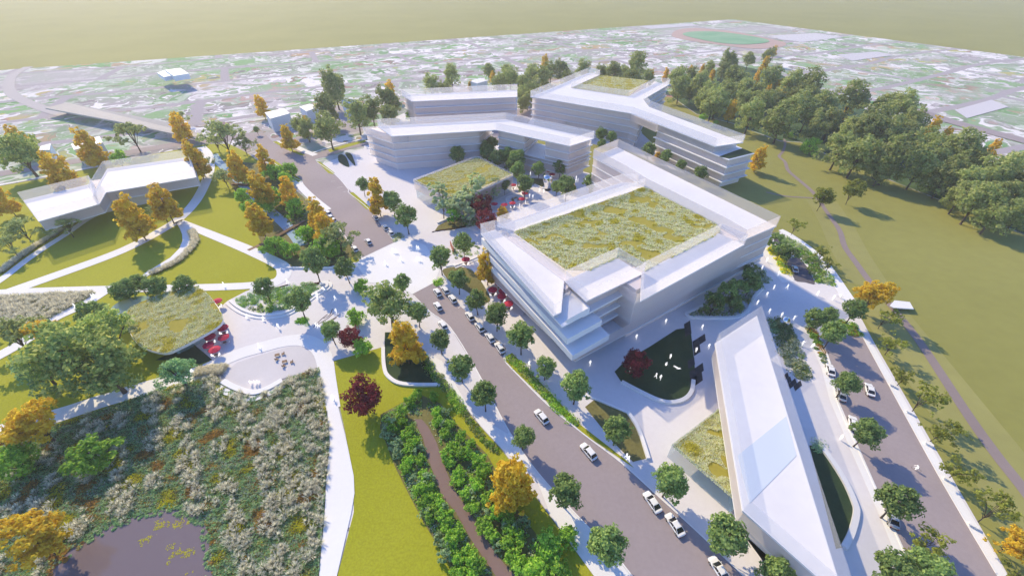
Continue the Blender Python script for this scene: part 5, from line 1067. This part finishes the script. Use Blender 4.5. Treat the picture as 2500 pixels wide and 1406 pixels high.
UR = [(1040, 985), (1075, 988), (1120, 1045), (1185, 1115), (1230, 1210), (1300, 1300), (1380, 1400), (1262, 1400), (1215, 1350), (1160, 1262), (1113, 1195), (1090, 1135), (1072, 1080), (1048, 1035)]
# ---- hedges and beds
def planted(nme, poly, label, mats, n, size, hh, cat='planting bed'):
    o = obj(nme, bed(nme, poly, '', mats, n, size, hh)); o['kind'] = 'stuff'; tag(o, label, cat); return o
def hedge(pts, w, label, n, size=.3, hh=1.0):
    l = spline(W(pts)); L_, R_ = sides(l, w); o = obj('hedge', bed('hedge', L_ + R_[::-1], '', [M['l_shrub'], M['l_bed'], M['l_shrub']], n, size, hh, zb=.2)); tag(o, label, 'hedge')
hedge([(1022, 858), (1050, 900), (1078, 935), (1105, 972), (1128, 1005)], 1.9, 'leafy hedge between the shaded lawn and the left pavement of the main road', 4200)
hedge([(1117, 985), (1150, 1030), (1180, 1070), (1214, 1105)], 1.3, 'low thin hedge along the left pavement further down beside the creek bushes', 2000, .28, .7)
hedge([(1243, 872), (1290, 915), (1340, 970), (1375, 1010), (1406, 1038)], 1.9, 'leafy hedge on the verge between the main road and its right pavement', 4200)
hedge([(1300, 925), (1350, 980)], 1.2, 'second shorter row of shrubs within the verge right of the main road', 700)
def under(poly, label):
    o = obj('undergrowth', carpet('undergrowth', W(poly), 9000, .30, .45, [M['l_green'], M['l_shrub'], M['l_bedblue'], M['l_shrub']], 5, -.4, zb=.13)); o['kind'] = 'stuff'; tag(o, label, 'undergrowth')
under(UG, 'low green undergrowth between the shrubs on the left bank of the brown creek'); under(UR, 'low green undergrowth between the shrubs on the right bank of the brown creek')
bl = [M['l_bed'], M['l_green'], M['l_shrub'], M['l_bed']]
planted('planting_bed', W([(568, 737), (614, 718), (690, 703), (752, 692), (784, 703), (765, 712), (735, 735), (700, 758), (645, 766), (608, 758), (585, 748)]), 'mixed green planting filling the raised planter of the west plaza', bl, 8000, .34, 1.0)
planted('planting_bed', W([(716, 784), (746, 774), (752, 797)]), 'small three-cornered green bed at the foot of a street tree', [M['l_shrub'], M['l_lime']], 1100, .28, .7)
planted('planting_bed', W([(1682, 768), (1730, 746), (1780, 715), (1850, 645), (1880, 682), (1840, 726), (1826, 752), (1798, 772), (1690, 775)]), 'blue-green planting under the dark trees of the three-cornered planter', [M['l_bedblue'], M['l_bed'], M['l_bedblue']], 6000, .4, 1.0)
planted('planting_bed', W([(1874, 613), (1885, 598), (1919, 643), (1930, 671), (1912, 669), (1897, 640)]), 'yellow-green planting strip on the near side of the sunken drive', [M['l_shrub'], M['l_yellow'], M['l_bed']], 3200, .4, .9)
planted('planting_bed', W([(1905, 575), (1934, 588), (1960, 602), (1993, 630), (2017, 658), (2036, 696), (1995, 695), (1972, 654), (1947, 624), (1915, 592)]), 'bright mixed planting strip on the far side of the sunken drive', [M['l_lime'], M['l_bed'], M['l_shrub'], M['l_pale']], 6500, .45, 1.1)
planted('planting_bed', W([(1878, 782), (1905, 779), (1927, 794), (1944, 833), (1955, 860), (1978, 929), (1960, 934), (1914, 886)]), 'blue-green planting bed along the far side of the tapering hall', [M['l_bedblue'], M['l_bed'], M['l_green']], 7000, .42, 1.1)
planted('planting_bed', W([(1966, 793), (1986, 796), (2000, 822), (2024, 884), (2008, 889), (1990, 850)]), 'russet and green planting strip at the head of the service road', [M['l_brown'], M['l_bed'], M['l_brown'], M['l_shrub']], 2600, .3, .6)
planted('planting_bed', W([(2045, 784), (2088, 792), (2104, 823), (2070, 818)]), 'mixed planting bed in the corner above the service road', [M['l_bed'], M['l_shrub'], M['l_brown']], 2200, .34, .8)
planted('planting_bed', W([(855, 612), (875, 610), (888, 627), (868, 637)]), 'pale green bed at the upper left corner of the white crossing', [M['l_bed'], M['l_pale']], 900, .32, .8)
planted('planting_bed', W([(955, 575), (975, 570), (986, 580), (964, 592)]), 'pale green bed at the upper right corner of the white crossing', [M['l_bed'], M['l_pale']], 900, .32, .8)
planted('planting_bed', W([(1055, 690), (1075, 680), (1086, 692), (1070, 700)]), 'bright green bed at the lower right corner of the white crossing', [M['l_lime'], M['l_shrub']], 900, .3, .8)
struct('court_garden', sheet(W([(1062, 564), (1070, 552), (1115, 528), (1165, 530), (1175, 545), (1150, 553), (1100, 563)]), .19), M['bank'])
planted('planting_bed', W([(1120, 540), (1135, 528), (1170, 532), (1175, 548), (1140, 556)]), 'dark planting at the foot of the tiered trees in the court corner', [M['l_bedblue'], M['l_street'], M['l_pale']], 2000, .38, 1.0)
struct('court_garden', sheet(W([(1300, 436), (1330, 438), (1336, 450), (1322, 458), (1302, 452)]), .19), M['bank'])
planted('planting_bed', W([(1242, 490), (1256, 483), (1272, 484), (1262, 494)]), 'low planting within the round white planter of the court', [M['l_bed'], M['l_brown']], 500, .3, .5)
planted('planting_bed', W([(1340, 458), (1352, 450), (1372, 458), (1380, 466), (1362, 468)]), 'silvery planting right of the mirror sculpture in the court', [M['l_bedblue'], M['l_bed']], 900, .4, 1.2)
planted('planting_bed', W([(1100, 605), (1150, 590), (1172, 600), (1165, 620), (1112, 632)]), 'green planting behind the rusty steel panel near the crossing', [M['l_bed'], M['l_street']], 1600, .34, .8)
planted('planting_bed', W([(1988, 1090), (2000, 1082), (2006, 1095), (1994, 1100)]), 'small green shrub mass at the tip of the dark turf behind the tapering hall', [M['l_green'], M['l_bedblue']], 500, .34, 1.2)
planted('planting_bed', W([(420, 412), (500, 352), (560, 362), (560, 385), (610, 420), (660, 470), (640, 480), (560, 420)][2:]), 'rough green undergrowth along the top of the pale stream', [M['l_green'], M['l_shrub']], 3500, .5, .9)
planted('planting_bed', W([(660, 520), (720, 480), (790, 540), (850, 600), (830, 640), (770, 620), (730, 580), (700, 545)]), 'rough green undergrowth between the pale stream and the north road', [M['l_green'], M['l_shrub'], M['l_bed']], 5000, .5, .9)
# ---- wet meadow round the pond
mead = [(780, 898), (796, 994), (805, 1080), (796, 1175), (792, 1257), (778, 1408), (770, 1500), (540, 1500), (521, 1403), (513, 1309), (496, 1270), (465, 1248), (401, 1242), (319, 1265), (237, 1300), (172, 1343), (116, 1406), (60, 1480), (-150, 1480), (-150, 1120), (0, 1070), (160, 1030), (280, 990), (388, 950), (478, 928), (530, 915), (545, 940), (575, 957), (616, 968), (672, 955), (700, 925), (760, 903)]
MW = W(mead)
struct('meadow_soil', sheet(MW, .13), M['bank'])
def planted2(nme, me, label, cat): o = obj(nme, me); o['kind'] = 'stuff'; return tag(o, label, cat)
planted2('meadow_herbs', carpet('meadow_herbs', MW, 125000, .29, .6, [M['l_brown'], M['l_green'], M['l_bedblue'], M['l_green'], M['l_green'], M['l_bed'], M['l_yellow']], 9, -3, zb=.15), 'low green, blue-green and yellow herbs covering the wet meadow round the pond', 'meadow')
pc = np.array(P(330, 1330)); 
def away(C):
    nz = np.sin(C[:, 0] * .35 + 1.3) * np.sin(C[:, 1] * .41 + .4) + .6 * np.sin(C[:, 0] * .83 + C[:, 1] * .6); xr = C[:, 0] - np.interp(C[:, 1], [30, 50, 70, 90], [-43, -46, -52, -60])
    edge = np.interp(C[:, 0] * 0 + C[:, 1], [30, 85], [0, 0])
    u = 1250 + FPX * C[:, 0] / depth(C[:, 0], C[:, 1], 0)
    bias = np.where(u > 640, .55, 0) + np.where(u > 740, .5, 0); return nz + bias > .15
planted2('feather_grass', tufts('feather_grass', MW, 2100, 1.3, 46, keep=away), 'beige feather grass in clumps over the wet meadow round the pond', 'grass')
rim = spline(W([(116, 1406), (172, 1343), (237, 1300), (319, 1265), (401, 1242), (465, 1248), (496, 1270), (513, 1309), (521, 1403)]), 4); L_, R_ = sides(rim, 2.6)
planted2('pond_edge_herbs', bed('pond_edge_herbs', L_ + R_[::-1], '', [M['l_green'], M['l_green'], M['l_brown']], 6000, .22, .4), 'fine green fringe of herbs along the pond edge', 'meadow')
lp = W([(330, 1300), (400, 1262), (450, 1258), (490, 1282), (508, 1330), (512, 1400), (440, 1406), (400, 1370), (350, 1345)])
C = scatter(lp, 2600); f_ = nfield(C[:, 0], C[:, 1], 5.0) + .5 * nfield(C[:, 0], C[:, 1], 1.6); C = C[f_ > 1.0]; pos = np.concatenate([C, np.full((len(C), 1), .17)], 1)
planted2('lily_pads', qmesh('lily_pads', leaves(pos, np.tile([0, 0, 8.0], (len(pos), 1)), .20, .3), M['l_yellow']), 'yellowish water leaves floating on the pond', 'water plants')
tri = W([(-60, 725), (0, 724), (237, 714), (179, 748), (128, 775), (90, 795), (20, 800), (-60, 830)])
planted2('feather_grass', tufts('feather_grass', tri, 1000, 1.25, 32), 'triangle of beige feather grass between the paths at the left edge', 'grass'); planted2('meadow_herbs', carpet('meadow_herbs', tri, 12000, .30, .4, [M['l_green'], M['l_bed'], M['l_bedblue']], 6, -3, zb=.12), 'green herbs showing through the feather grass triangle at the left edge', 'meadow')
def strip(pts, w, label): l = spline(W(pts)); a, b = sides(l, w); planted2('feather_grass', tufts('feather_grass', a + b[::-1], 480, 1.15, 30), label, 'grass')
strip([(0, 668), (45, 633), (90, 602), (130, 577), (150, 563)], 2.2, 'narrow strip of beige grass above the path at the left edge')
strip([(467, 564), (474, 578), (476, 595), (448, 628), (416, 650), (368, 670)], 2.4, 'curved strip of beige grass beside the looping path of the west lawn')
strip([(480, 912), (520, 905), (550, 905)], 2.6, 'short clump of beige grass below the terrace corner by the blue-green tree')
# ================================================================ cars
pk = 'cars parked along the main road'
for i, (u, v) in enumerate(((1087, 708), (1105, 729), (1147, 771), (1171, 798), (1196, 823), (1220, 848))):
    car('suv', u, v, u - 10, v - 10.6, 'white car parked at the right kerb beside the largest block, %s from the top' % nth(i), 'cars parked beside the largest block')
car('suv', 1068, 713, 1058, 702, 'white car driving up the main road just below the crossing'); car('suv', 1069, 747, 1059, 736, 'white car driving up the main road, second below the crossing'); car('suv', 1081, 793, 1070, 781, 'white car half hidden by a street tree on the left of the main road')
car('suv', 1322, 1016, 1306, 1002, 'white car driving in the middle of the main road beside the verge hedge'); car('suv', 1437, 1101, 1420, 1087, 'white car driving on the main road in front of the small olive lawn')
for i, (u, v) in enumerate(((1593, 1224), (1648, 1279), (1757, 1389))): car('sedan', u, v, u - 17, v - 17, 'white car parked at the right kerb near the lower edge, %s from the top' % nth(i), 'cars parked near the lower edge')
for i, (u, v) in enumerate(((917, 531), (940, 555), (954, 568))): car('suv', u, v, u - 10, v - 9.4, 'white car parked at the right kerb of the north road, %s from the top' % nth(i), 'cars parked on the north road')
for i, (u, v) in enumerate(((800, 520), (806, 530), (812, 537))): car('suv', u, v, u - 10, v - 2, 'white car behind the amber trees at the north road\'s left kerb, %s from the top' % nth(i), 'cars parked behind the amber trees')
car('suv', 899, 589, 890, 580, 'white car driving on the north road towards the crossing'); car('suv', 866, 607, 857, 598, 'white car half hidden by bushes at the left kerb of the north road')
car('sedan', 2028, 902, 2020, 885, 'white sedan parked at the head of the service road'); car('silver', 2055, 962, 2047, 945, 'pale car mostly hidden by a tree on the service road'); car('sedan', 2124, 950, 2114, 930, 'white sedan driving on the service road'); car('sedan', 2084, 1032, 2077, 1015, 'white sedan parked on the service road, its rear under a tree'); car('silver', 2180, 1262, 2170, 1244, 'silver car parked under a large tree low on the service road'); car('silver', 1941, 656, 1934, 640, 'silver car on the dark sunken drive behind the largest block', z=.17)
# bicycles
def bicycle(u, v, az, label):
    x, y = P(u, v, .7); t = thing('bicycle', label, 'bicycle', (x, y, .2), math.radians(az)); wv = []
    for X in (-.52, .52):
        r_ = revolve([(.31, -.02), (.34, 0), (.31, .02), (.30, 0), (.31, -.02)], 16); obj('wheel', mesh('wheel', [(a + X, c, b + .34) for a, b, c in r_[0]], r_[1], M['tyre']), t)
    fr = join(*[tube([a, b], [.025, .025], 5) for a, b in (((-.52, 0, .34), (-.15, 0, .85)), ((-.15, 0, .85), (.42, 0, .85)), ((-.05, 0, .34), (.42, 0, .85)), ((-.52, 0, .34), (-.05, 0, .34)), ((-.05, 0, .34), (-.18, 0, .92)), ((.52, 0, .34), (.40, 0, 1.0)))])
    obj('frame', mesh('frame', *fr, M['white']), t); obj('handlebar', mesh('handlebar', *tube([(.40, -.28, 1.02), (.42, 0, 1.0), (.40, .28, 1.02)], [.02] * 3, 5), M['trim']), t); obj('saddle', mesh('saddle', *box(-.3, -.06, -.07, .07, .92, .98), M['trim']), t); return x, y
def rider(u, v, az, lb, lp):
    x, y = bicycle(u, v, az, lb); o = obj('person', FIG['riding'], None, (x, y, .18)); o.rotation_euler = (0, 0, math.radians(az)); tag(o, lp, 'person')
rider(2238, 1144, 140, 'bicycle ridden on the service road', 'white figure riding a bicycle on the service road'); rider(2052, 724, 160, 'bicycle at the end of the far pavement near the big yellow tree', 'white figure riding a bicycle near the big yellow tree')
# ================================================================ parasols, tables, chairs
g = 'red parasols of the tables'
for u, v, lab, n_, t_ in [(529, 734, 'under the lone parasol above the cafe', 2, 1), (543, 799, 'under the parasol at the cafe corner', 2, 1), (512, 821, 'under the parasol touching the cafe rim', 2, 1), (545, 822, 'under the cafe cluster\'s rightmost parasol', 0, 1), (508, 841, 'under the cafe cluster\'s lower left parasol', 1, 1), (523, 852, 'under the cafe cluster\'s lowest parasol', 2, 1),
   (1137, 632, 'under the parasol by the double bench', 2, 1), (1218, 690, 'under the golden tree\'s top parasol', 1, 1), (1203, 706, 'under the golden tree\'s left parasol', 2, 1), (1228, 709, 'under the golden tree\'s right parasol', 1, 1), (1225, 722, 'under the golden tree\'s lowest parasol', 1, 1), (1242, 740, 'under the parasol behind a street tree', 1, 1), (1284, 750, 'under the last parasol beside the largest block', 0, 1)]:
    x, y = parasol(u, v, 'crimson eight-sided ' + re.sub(r'^(.*?)(parasol)(.*)$', r'parasol, \1one\3', lab.replace('under ', '')), 'red parasols of the cafe tables')
    if t_: cafe_set(x, y, lab, n_, '')
for i, (u, v) in enumerate(sorted([(1291, 402), (1305, 403), (1331, 412), (1341, 417), (1348, 425), (1372, 421), (1253, 451), (1276, 462), (1282, 471), (1207, 497), (1274, 485), (1251, 495), (1231, 499)])):
    x, y = parasol(u, v, 'small crimson parasol in the court between the office blocks, %s from the left' % nth(i), 'red parasols of the court')
    if i in (2, 3, 5, 7): cafe_set(x, y, 'under the %s court parasol from the left' % nth(i), 2, '')
def lounge(u, v, az, label):
    x, y = P(u, v, .4); t = thing('lounge_chair', label, 'chair', (x, y, .17), math.radians(az)); obj('seat', mesh('lseat', *box(-.35, .35, -.35, .35, .32, .42), M['timber']), t); obj('backrest', mesh('lback', *box(-.42, -.33, -.35, .35, .42, .9), M['timber']), t)
    for a in (-.3, .3):
        for b_ in (-.3, .3): obj('leg', mesh('lleg', *box(a - .03, a + .03, b_ - .03, b_ + .03, 0, .32), M['trim']), t)
def ltable(u, v, az, label):
    x, y = P(u, v, .4); t = thing('low_table', label, 'table', (x, y, .17), math.radians(az)); obj('table_top', mesh('ltop', *box(-.6, .6, -.4, .4, .46, .54), M['timber']), t)
    for a in (-.5, .5):
        for b_ in (-.32, .32): obj('leg', mesh('tleg', *box(a - .04, a + .04, b_ - .04, b_ + .04, 0, .46), M['trim']), t)
ltable(677, 867, 20, 'timber table on the terrace above the meadow, upper one'); ltable(695, 883, 20, 'timber table on the terrace above the meadow, lower one'); lounge(691, 864, 200, 'wooden lounge chair right of the upper terrace table'); lounge(712, 884, 200, 'wooden lounge chair right of the lower terrace table'); lounge(676, 877, 80, 'wooden lounge chair below the upper terrace table'); lounge(693, 893, 80, 'wooden lounge chair below the lower terrace table')
# ================================================================ people (white glowing figures, as the picture shows them)
PE_ = [('walking', 1873, 634, 60, 'figure at the top corner of the shaded plaza by the largest block'), ('standing', 1861, 653, 10, 'figure below the first one at the top of the shaded plaza'), ('walking', 1902, 667, 200, 'figure beside the lower tip of the near planting strip'), ('walking', 1923, 700, 100, 'figure alone in the middle of the blue shaded plaza'), ('standing', 1890, 701, 0, 'figure at the right edge of the dark planter trees'), ('walking', 1873, 718, 250, 'figure where the light strip starts on the shaded plaza'), ('walking', 1997, 716, 60, 'figure on the shadow edge of the plaza near the drive'), ('walking', 2036, 726, 30, 'figure next to the bicycle at the far pavement'), ('standing', 1850, 738, 90, 'figure right beside the planter wall above the hall roof point'), ('walking', 1879, 759, 70, 'figure just right of the pointed hall roof'), ('reaching', 1939, 776, 30, 'figure right of the mirror sculpture, legs apart'), ('standing', 1909, 768, 270, 'figure right behind the mirror sculpture'), ('reaching', 1960, 838, 20, 'figure bending on the pavement beside the blue-green bed'), ('sitting', 1986, 843, 200, 'figure sitting on the edge of the russet planting strip'),
 ('walking', 1781, 691, 40, 'figure between the largest block and the dark planter trees'), ('walking', 1626, 784, 60, 'figure on the plaza left of the three-cornered planter'), ('walking', 1715, 798, 80, 'figure below the three-cornered planter wall'), ('walking', 1731, 845, 70, 'figure at the left corner of the tapering hall'), ('standing', 1700, 854, 30, 'figure on the dark stepping tiles'), ('walking', 1554, 822, 70, 'figure by the glass base of the largest block above the maroon tree'), ('standing', 1637, 870, 30, 'figure standing on the dark turf near its tiles'), ('crouching', 1625, 889, 20, 'figure crouching on the dark turf'), ('lying', 1653, 897, 140, 'figure lying stretched out on the dark turf'), ('walking', 1602, 917, 110, 'left figure of the pair on the lower dark turf'), ('walking', 1613, 921, 60, 'right figure of the pair on the lower dark turf'), ('standing', 1538, 903, 0, 'figure half hidden under the maroon tree on the dark turf'), ('walking', 1441, 886, 60, 'figure at the front corner of the largest block'), ('walking', 1292, 887, 90, 'figure on the pavement by the verge hedge'), ('walking', 1530, 1113, 120, 'figure on the pavement beside the small olive lawn, front one'), ('walking', 1535, 1119, 120, 'figure on the pavement beside the small olive lawn, back one'), ('standing', 2054, 1067, 0, 'figure alone on the pale walk behind the tapering hall'),
 ('walking', 1295, 424, 90, 'figure in the court left of the small tree near the mirror sculpture'), ('standing', 1312, 428, 0, 'figure in the court behind the seat wall'), ('walking', 1347, 431, 40, 'figure in the court under the row of parasols'), ('standing', 1379, 433, 0, 'figure in the court above the larger green tree'), ('walking', 1407, 434, 80, 'upper figure of the trio in the right court'), ('standing', 1411, 440, 0, 'lower right figure of the trio in the right court'), ('walking', 1406, 441, 40, 'lower left figure of the trio in the right court'), ('standing', 1429, 437, 0, 'rightmost figure in the court near the largest block'), ('walking', 1293, 478, 70, 'left figure of two in front of the round court planter'), ('walking', 1301, 480, 70, 'right figure of two in front of the round court planter'), ('walking', 1317, 464, 10, 'figure below the mirror sculpture, the left one'), ('walking', 1328, 466, 10, 'figure below the mirror sculpture, the right one'), ('standing', 1283, 494, 0, 'figure right of the court tables'), ('standing', 1268, 502, 0, 'figure below the court tables at the block edge'),
 ('walking', 959, 611, 200, 'leftmost of the three walking on the top of the white crossing'), ('walking', 963, 612, 200, 'middle of the three walking on the top of the white crossing'), ('walking', 967, 612, 200, 'rightmost of the three walking on the top of the white crossing'), ('walking', 1018, 604, 200, 'left of the pair at the upper right of the crossing'), ('walking', 1022, 605, 200, 'right of the pair at the upper right of the crossing'), ('walking', 1019, 631, 240, 'left of the pair at the right side of the crossing'), ('walking', 1024, 632, 240, 'right of the pair at the right side of the crossing'), ('walking', 978, 631, 80, 'figure in the centre of the white crossing'), ('walking', 940, 641, 80, 'figure left of centre on the white crossing'), ('walking', 817, 727, 30, 'figure in the tree shade of the west plaza'), ('walking', 678, 795, 300, 'figure walking below the curved bench wall'), ('walking', 771, 793, 20, 'left figure of the pair near the dark tree at the west plaza'), ('walking', 776, 795, 20, 'right figure of the pair near the dark tree at the west plaza'), ('walking', 820, 759, 100, 'figure on the inlaid lines of the west plaza'), ('sitting', 789, 705, 330, 'figure sitting at the tip of the west plaza planter'), ('standing', 773, 718, 300, 'taller figure at the bench end of the west plaza planter'), ('standing', 774, 725, 300, 'shorter figure at the bench end of the west plaza planter'), ('walking', 701, 686, 200, 'figure at the bend of the white path by the west plaza'), ('sitting', 604, 771, 250, 'figure sitting on the curved bench wall, left one'), ('sitting', 643, 777, 270, 'figure sitting on the curved bench wall, lower one'),
 ('walking', 161, 707, 180, 'left walker on the path above the feather grass triangle'), ('walking', 165, 709, 180, 'second walker on the path above the feather grass triangle'), ('walking', 217, 705, 180, 'lone walker right of the pair above the feather grass triangle'), ('walking', 225, 723, 220, 'left of the pair at the tip of the feather grass triangle'), ('walking', 230, 721, 220, 'right of the pair at the tip of the feather grass triangle'), ('walking', 182, 746, 220, 'walker on the slanting path under the dark round tree'), ('walking', 546, 694, 180, 'walker on the straight path behind the cafe'), ('sitting', 611, 934, 90, 'left figure sitting on the terrace bench above the meadow'), ('sitting', 622, 934, 90, 'middle figure sitting on the terrace bench above the meadow'), ('sitting', 629, 933, 90, 'right figure sitting on the terrace bench above the meadow'), ('crouching', 465, 905, 20, 'figure crouching at the path edge by the blue-green tree'), ('walking', 812, 968, 260, 'walker on the white path beside the maroon ball tree'), ('walking', 632, 843, 200, 'walker on the ring path above the terrace')]
for p, u, v, az, lab in PE_: person(p, u, v, az, 'white glowing ' + lab)
# ================================================================ air, light, camera
def haze():
    x0, x1, y0, y1, z0, z1 = -GS - 20, GS + 20, -320, GS + 20, -1, 96
    o = obj('haze', mesh('haze', *box(x0, x1, y0, y1, z0, z1), [])); o['kind'] = 'stuff'; o['label'] = 'thin pale air over the whole site'; o['category'] = 'haze'
    m = bpy.data.materials.new('haze'); m.use_nodes = True; nt = m.node_tree; nt.nodes.clear(); out = N(nt, 'ShaderNodeOutputMaterial'); v = N(nt, 'ShaderNodeVolumePrincipled')
    v.inputs['Color'].default_value = (.95, .92, .92, 1); v.inputs['Density'].default_value = HAZE; v.inputs['Anisotropy'].default_value = .2
    nt.links.new(v.outputs[0], out.inputs['Volume']); o.data.materials.append(m)
HAZE = .00024
if HAZE: haze()
EL, AZ = math.radians(36), math.radians(322)
w = bpy.data.worlds.new('World'); S.world = w; w.use_nodes = True; nt = w.node_tree; sky = nt.nodes.new('ShaderNodeTexSky'); sky.sky_type = 'NISHITA'; sky.sun_disc = False
sky.sun_elevation = EL; sky.sun_rotation = AZ; sky.air_density = 1.0; sky.dust_density = .4; sky.ozone_density = 3.0
hs = nt.nodes.new('ShaderNodeHueSaturation'); hs.inputs['Saturation'].default_value = 1.22; hs.inputs['Hue'].default_value = .512; nt.links.new(sky.outputs[0], hs.inputs['Color']); nt.links.new(hs.outputs[0], nt.nodes['Background'].inputs['Color']); nt.nodes['Background'].inputs['Strength'].default_value = .14
sd = bpy.data.lights.new('sun', 'SUN'); sd.energy = 2.65; sd.angle = math.radians(.6); sd.color = (1, .82, .50); so = bpy.data.objects.new('sun', sd); COL.objects.link(so)
so.rotation_euler = Vector((-math.sin(AZ) * math.cos(EL), -math.cos(AZ) * math.cos(EL), -math.sin(EL))).to_track_quat('-Z', 'Y').to_euler()
cd = bpy.data.cameras.new('camera'); cam = bpy.data.objects.new('camera', cd); COL.objects.link(cam); cd.sensor_fit = 'HORIZONTAL'; cd.sensor_width = 36; cd.lens = 36 * FPX / 2500
cd.clip_start = .5; cd.clip_end = 9000; cam.location = (0, 0, CAMH); cam.rotation_euler = (PI / 2 - PITCH, 0, 0); S.camera = cam
S.view_settings.view_transform = 'Standard'; S.view_settings.look = 'None'; S.view_settings.gamma = 1; S.view_settings.exposure = .93
S.cycles.transparent_max_bounces = 28; S.cycles.volume_bounces = 1; S.cycles.max_bounces = 8
